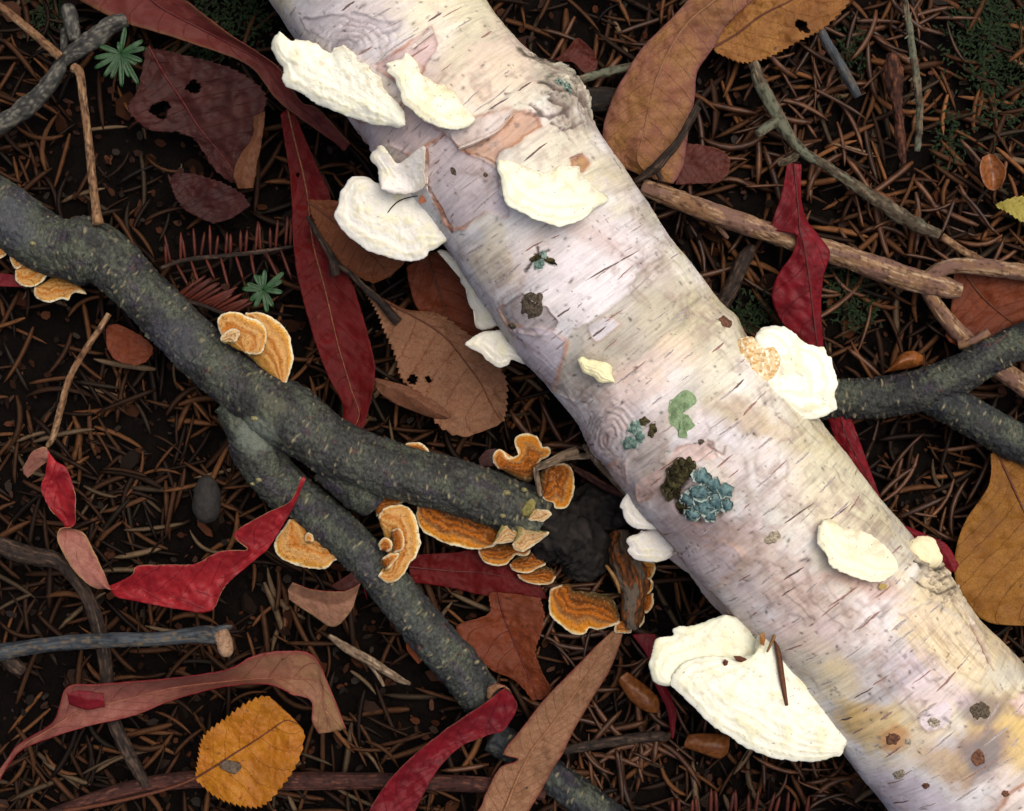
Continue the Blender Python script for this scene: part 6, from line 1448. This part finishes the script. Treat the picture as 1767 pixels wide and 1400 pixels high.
for _ in range(7500):                                        # the litter goes on beyond the picture
    x, y = ro.uniform(-620, 2390), ro.uniform(-560, 1960)
    if -150 < x < 1920 and -150 < y < 1550: continue
    lay = ro.random() ** 0.8
    placed.append((x, y, float(soil_h(x - W0, H0 - y)) + 4 + 30 * lay, lay))
placed.sort(key=lambda p: p[2])
LUT = np.c_[ax[::10, 0], ax[::10, 1]]
occ_leaf = []
def visible(x, y):
    return 20 < x < 1747 and 20 < y < 1380 and np.hypot(LUT[:, 0] - x, LUT[:, 1] - y).min() > 190
seen = [p for p in placed if visible(p[0], p[1])]
top = set(id(p) for p in seen[-300:])
nm = [make_mesh('needle', v, q_, t_, [mat_needle]) for v, q_, t_ in variants]
for m_ in nm: recentre(m_, False)
bulkV, bulkQ, bulkT, bulkC, off = [], [], [], [], 0
for p in placed:
    x, y, z, lay = p
    k = rs.integers(len(variants)); a = rs.uniform(0, 2 * math.pi); sc = rs.uniform(0.66, 1.28); tilt = rs.normal(0, 0.10); roll = rs.uniform(-0.5, 0.5)
    Rm = Matrix.Rotation(a, 3, 'Z') @ Matrix.Rotation(tilt, 3, 'Y') @ Matrix.Rotation(roll, 3, 'X')
    w3 = P(x, y, z)
    wsc = rs.uniform(0.75, 1.25)
    if id(p) in top:
        o = bpy.data.objects.new('spruce_needle', nm[k]); COL.objects.link(o)
        o.rotation_euler = Rm.to_euler(); o.scale = (sc, sc * wsc, sc * wsc); o.location = [float(t_) for t_ in w3 * S]
        tag(o, 'dead brown spruce needle lying on top of the needle litter', 'needle', 'loose dead needles on top of the litter')
    else:
        v, q_, t_ = variants[k]
        R_ = np.array(Rm)
        vv = (v * np.array([sc, sc * wsc, sc * wsc])) @ R_.T + w3
        bulkV.append(vv); bulkQ.append(q_ + off); bulkT.append(t_ + off); off += len(v)
        tone = rs.random(); lit_tone = (0.08 + 1.0 * rs.random() ** 1.8) * (0.72 + 0.7 * math.exp(-(((x - 1560) / 330) ** 2 + ((y - 220) / 300) ** 2)))  # random needle tone, with stronger light painted in around the upper right
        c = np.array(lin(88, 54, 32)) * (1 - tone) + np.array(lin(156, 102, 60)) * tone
        if rs.random() < 0.10: c = np.array(lin(160, 132, 100))
        bulkC.append(np.tile(c * lit_tone, (len(v), 1)))
mat_bulk = attr_mat('needle_litter_mix', rough=0.65, spec=0.15, vary=0.35, nscale=500, bump=0.3)
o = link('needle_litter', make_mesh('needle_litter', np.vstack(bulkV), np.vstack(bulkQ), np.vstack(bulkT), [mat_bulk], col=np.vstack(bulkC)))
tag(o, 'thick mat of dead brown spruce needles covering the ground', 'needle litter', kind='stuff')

# crumbs of bark, leaf and humus between the needles
rs = np.random.default_rng(5)
cv, cq, ccol, off = [], [], [], 0
for k in range(6400):
    x, y = (rs.uniform(-100, 1870), rs.uniform(-100, 1500)) if k < 4600 else (rs.uniform(-620, 2390), rs.uniform(-560, 1960))
    g = float(soil_h(x - W0, H0 - y)); c = P(x, y, g + rs.uniform(0, 18))
    r = rs.uniform(3, 11) * (1 if rs.random() < 0.93 else 2.6); a0 = rs.uniform(0, 6.28); asp = rs.uniform(0.3, 0.9)
    nrm_ = np.array([rs.normal(0, 0.5), rs.normal(0, 0.5), 1.0]); nrm_ /= np.linalg.norm(nrm_)
    e1 = np.cross(nrm_, [math.cos(a0), math.sin(a0), 0.01]); e1 /= np.linalg.norm(e1); e2 = np.cross(nrm_, e1)
    ring = []
    for t_ in range(6):
        f = rs.uniform(0.65, 1.2); an = t_ / 6 * 6.283
        ring.append(c + e1 * math.cos(an) * r * f + e2 * math.sin(an) * r * asp * f)
    ring = np.array(ring); low = ring - nrm_ * r * rs.uniform(0.12, 0.4)
    cv.append(np.vstack([ring, low]))
    i = np.arange(6); j = (i + 1) % 6
    cq.append(np.vstack([[(0, 1, 2, 3), (0, 3, 4, 5)], np.stack([i, i + 6, j + 6, j], 1)]) + off); off += 12
    b_ = [lin(58, 34, 20), lin(80, 46, 26), lin(36, 24, 16), lin(100, 56, 32), lin(50, 38, 28)][rs.integers(5)]
    ccol.append(np.tile(np.array(b_) * rs.uniform(0.4, 1.1), (12, 1)))
o = link('forest_debris', make_mesh('forest_debris', np.vstack(cv), np.vstack(cq), None, [mat_bulk], col=np.vstack(ccol), smooth=False))
tag(o, 'crumbs of dark bark and rotten leaf mixed into the needle litter', 'debris', kind='stuff')

# ------------------------------------------------------------------ dead sprigs with needles still on
mat_sprig = plain_mat('sprig_needle', lin(74, 26, 16), lin(112, 46, 26), 400, 0.6, 0.3, 0.4, 0.0003, rnd=0.3)
def sprig(label, axis, needles, length, mat=mat_sprig, w=2.8, side=(1, -1), lean=0.5, zup=10, name='dead_sprig', cat='sprig', seed=0):
    t = thing(name, label, cat, axis[0][0], axis[0][1], max(0, axis[0][2] - 6))
    tube('stem', axis, bk_brown, t, m=8, lump=0.15, lumpf=0.1)
    r_ = random.Random(seed)
    c = catmull(axis, needles + 2)
    for i in range(needles):
        x, y, z, _ = c[i + 1]; d = c[min(i + 2, len(c) - 1)] - c[i]; l = math.hypot(d[0], d[1]) + 1e-6; dx, dy = d[0] / l, d[1] / l
        s_ = side[i % len(side)]; L_ = length * r_.uniform(0.7, 1.1); le = lean + r_.uniform(-0.15, 0.15)
        ux, uy = dx * le - dy * s_, dy * le + dx * s_; q_ = math.hypot(ux, uy); ux, uy = ux / q_, uy / q_
        tube('needle', [(x, y, z, w * 0.5), (x + ux * L_ * 0.3, y + uy * L_ * 0.3, z + zup * 0.5, w), (x + ux * L_ * 0.75, y + uy * L_ * 0.75, z + zup, w), (x + ux * L_, y + uy * L_, z + zup * 0.9, w * 0.4)], mat, t, n=7, m=6, lump=0)
    return t
sprig('dead reddish conifer sprig with upright needles in deep shade near the long red leaf', tw(zD, [(820, 330, 22, 4), (950, 290, 24, 4), (1150, 270, 26, 4), (1320, 250, 26, 4), (1500, 220, 24, 3)]), 26, 52, side=(-1, -1, 1), lean=0.2, seed=1)
sprig('dead rust coloured conifer sprig just above the dark branch beside the green star seedling', tw(zD, [(860, 480, 40, 4), (960, 500, 42, 4), (1080, 540, 44, 4), (1180, 580, 44, 4)]), 16, 62, side=(-1,), lean=0.9, w=3.4, seed=2)
sprig('dead reddish conifer sprig below the log fungus at the bottom', [(1150, 1420, 26, 4), (1230, 1410, 30, 4), (1320, 1412, 30, 4), (1400, 1420, 26, 4)], 22, 48, side=(-1, -1, 1), lean=0.1, w=3.4, seed=3)

# green seedlings
mat_green = plain_mat('seedling_leaf', lin(24, 66, 28), lin(52, 104, 50), 900, 0.5, 0.35, 0.3)
def seedling(label, cx, cy, z, leaves, seed):
    t = thing('seedling', label, 'seedling', cx, cy, max(0, z - 30))
    tube('stem', [(cx - 8, cy + 22, z - 26, 2.4), (cx - 3, cy + 8, z - 10, 2.2), (cx, cy, z, 2)], bk_brown, t, m=6)
    r_ = random.Random(seed)
    for (a, L_) in leaves:
        a = math.radians(a); ux, uy = math.cos(a), -math.sin(a); px_, py_ = -uy, ux
        st = []
        for tt_, wd in ((0, 1.2), (0.3, 3.6), (0.65, 4.4), (0.9, 3.2), (1, 0.8)):
            mx, my, mz = cx + ux * L_ * tt_, cy + uy * L_ * tt_, z + 10 * tt_ * (1.2 - tt_) + r_.uniform(-1, 1)
            st.append(((mx + px_ * wd, my + py_ * wd, mz + 1.5), (mx, my, mz), (mx - px_ * wd, my - py_ * wd, mz + 1.5)))
        link('leaflet', ribbon_mesh('leaflet', st, 12, 5, [mat_green, mat_green], thick=1.0), t)
    return t
seedling('green fir seedling with many narrow leaves beside the maroon serrated leaf', 208, 92, 60, [(80, 46), (100, 20), (30, 44), (12, 44), (-20, 40), (-35, 34), (-70, 44), (-88, 58), (-110, 46), (-125, 50), (-150, 52), (190, 46), (160, 40), (-60, 62)], 1)
seedling('tiny green star shaped seedling between the dark branch and the long red leaf', 454, 500, 58, [(85, 34), (105, 26), (120, 30), (40, 46), (25, 36), (-8, 34), (-60, 34), (-80, 40), (-115, 34), (-140, 30), (178, 36), (160, 30)], 2)

# moss
mat_moss = plain_mat('moss', lin(18, 34, 14), lin(44, 66, 28), 700, 0.8, 0.2, 0.3)
def moss(label, spots, nper, seed):
    r_ = np.random.default_rng(seed); V = []; T_ = []; off = 0
    for (cx, cy, rx, ry) in spots:
        for k in range(int(nper * rx * ry / 2500)):
            x, y = cx + r_.normal(0, rx * 0.5), cy + r_.normal(0, ry * 0.5)
            g = float(soil_h(x - W0, H0 - y)); c = P(x, y, g + r_.uniform(12, 34)); a = r_.uniform(0, 6.28); l = r_.uniform(7, 15); w = r_.uniform(1.2, 2.4)
            d = np.array([math.cos(a), math.sin(a), r_.uniform(-0.2, 0.7)]); s_ = np.array([-math.sin(a), math.cos(a), 0])
            V += [c - s_ * w, c + s_ * w, c + d * l * 0.6 + s_ * w * 0.8, c + d * l, c + d * l * 0.6 - s_ * w * 0.8 + [0, 0, 1]]
            T_ += [(off, off + 1, off + 2), (off, off + 2, off + 4), (off + 4, off + 2, off + 3)]; off += 5
    o = link('moss', make_mesh('moss', np.array(V), None, np.array(T_), [mat_moss]))
    tag(o, label, 'moss', kind='stuff'); return o
moss('dark green moss on the ground at the needle litter edge near the lichened twig', [(1725, 90, 70, 130), (1690, 40, 60, 60)], 260, 1)
moss('dark green moss showing between the tan stick and the crimson leaf', [(1465, 500, 50, 40), (1300, 545, 40, 40), (1480, 545, 40, 30), (1640, 235, 30, 50), (1470, 90, 30, 50)], 220, 2)
moss('shaded green moss behind the long folded reddish leaf', [(400, 25, 80, 50), (80, 30, 30, 40), (350, 90, 60, 20)], 220, 3)

# stone and small loose things
V, q, tr, s_, a_, r_ = tube_data([(352, 826, 20, 10), (356, 840, 26, 20), (358, 865, 26, 24), (354, 888, 24, 20), (350, 900, 20, 8)], 26, 26, lump=0.25, lumpf=0.05)
o = link('stone', make_mesh('stone', V, q, tr, [plain_mat('grey_stone', lin(44, 42, 40), lin(72, 68, 64), 700, 0.85, 0.25, 0.8, 0.0006)]))
tag(o, 'small dark grey stone set in the needle litter above the red leaf', 'stone')
def loose(label, pts, mat, name='spruce_needle', cat='needle', m=8):
    o = tube(name, pts, mat, None, n=14, m=m, lump=0.08, lumpf=0.2); tag(o, label, cat); return o
nd = plain_mat('needle_on_fungus', lin(104, 60, 34), lin(140, 86, 50), 700, 0.5)
nd2 = plain_mat('needle_pale', lin(160, 116, 60), lin(196, 150, 90), 700, 0.5)
loose('long split brown needle lying on the biggest white fungus', [(*zJ([(700, 462)])[0], 252, 3.5), (*zJ([(722, 560)])[0], 246, 5), (*zJ([(740, 680)])[0], 240, 5), (*zJ([(758, 782)])[0], 236, 3)], nd)
loose('short pale needle crossing the brown one on the biggest white fungus', [(*zJ([(728, 445)])[0], 262, 2.5), (*zJ([(700, 500)])[0], 258, 3), (*zJ([(675, 555)])[0], 252, 2)], nd2)
loose('curved tan needle lying by the black rotten wood', [(*zK([(860, 895)])[0], 72, 2.5), (*zK([(900, 950)])[0], 78, 3.5), (*zK([(930, 1010)])[0], 76, 3.5), (*zK([(942, 1062)])[0], 70, 2)], nd2)
loose('thin curved black hair on the two lobed white fungus', [(*zB([(613, 1185)])[0], 206, 1.0), (*zB([(635, 1100)])[0], 214, 1.1), (*zB([(690, 1030)])[0], 222, 1.1), (*zB([(760, 1002)])[0], 230, 1.0), (*zB([(830, 995)])[0], 236, 0.8)], plain_mat('black_hair', lin(30, 20, 16), lin(50, 36, 30), 900), 'plant_hair', 'hair', 5)
def flake(label, outline, z, mat, name='bark_flake', cat='flake'):
    c = np.mean(outline, 0)
    st = np.asarray(outline, float); n_ = len(st)
    V = np.vstack([P(st[:, 0], st[:, 1], np.full(n_, z) + rs.uniform(0, 3, n_)), P(st[:, 0], st[:, 1], np.full(n_, z - 2.0)), P(c[0], c[1], z + 3)[None], P(c[0], c[1], z - 2)[None]])
    i = np.arange(n_); j = (i + 1) % n_
    me = make_mesh(name, V, np.stack([i, i + n_, j + n_, j], 1), np.vstack([np.stack([np.full(n_, 2 * n_), i, j], 1), np.stack([np.full(n_, 2 * n_ + 1), j + n_, i + n_], 1)]), [mat], smooth=False)
    o = link(name, me); tag(o, label, cat); return o
mf = plain_mat('flake_orange', lin(186, 104, 66), lin(214, 140, 100), 900, 0.7)
mfb = plain_mat('flake_brown', lin(90, 46, 26), lin(126, 70, 40), 900, 0.7)
flake('small orange bark flake on the two lobed white fungus', zB([(800, 1020), (830, 970), (878, 985), (850, 1020), (810, 1040)]), 246, mf)
flake('thin brown flake on the biggest white fungus beside the needles', zJ([(530, 572), (560, 572), (600, 590), (575, 602), (545, 595)]), 236, mfb)
flake('rounded brown crumb on the biggest white fungus', zJ([(485, 600), (495, 585), (510, 595), (505, 612), (492, 615)]), 234, mfb)
flake('amber seed scale wedged by the needles on the biggest white fungus', zJ([(642, 480), (660, 470), (668, 500), (662, 530), (645, 520)]), 250, plain_mat('amber_seed', lin(176, 110, 40), lin(200, 140, 70), 900, 0.5))
flake('yellow bark crumb under the oval cream fungus', zJ([(1145, 280), (1160, 262), (1188, 270), (1180, 288), (1160, 292)]), 322, plain_mat('yellow_crumb', lin(214, 180, 90), lin(232, 206, 130), 900))
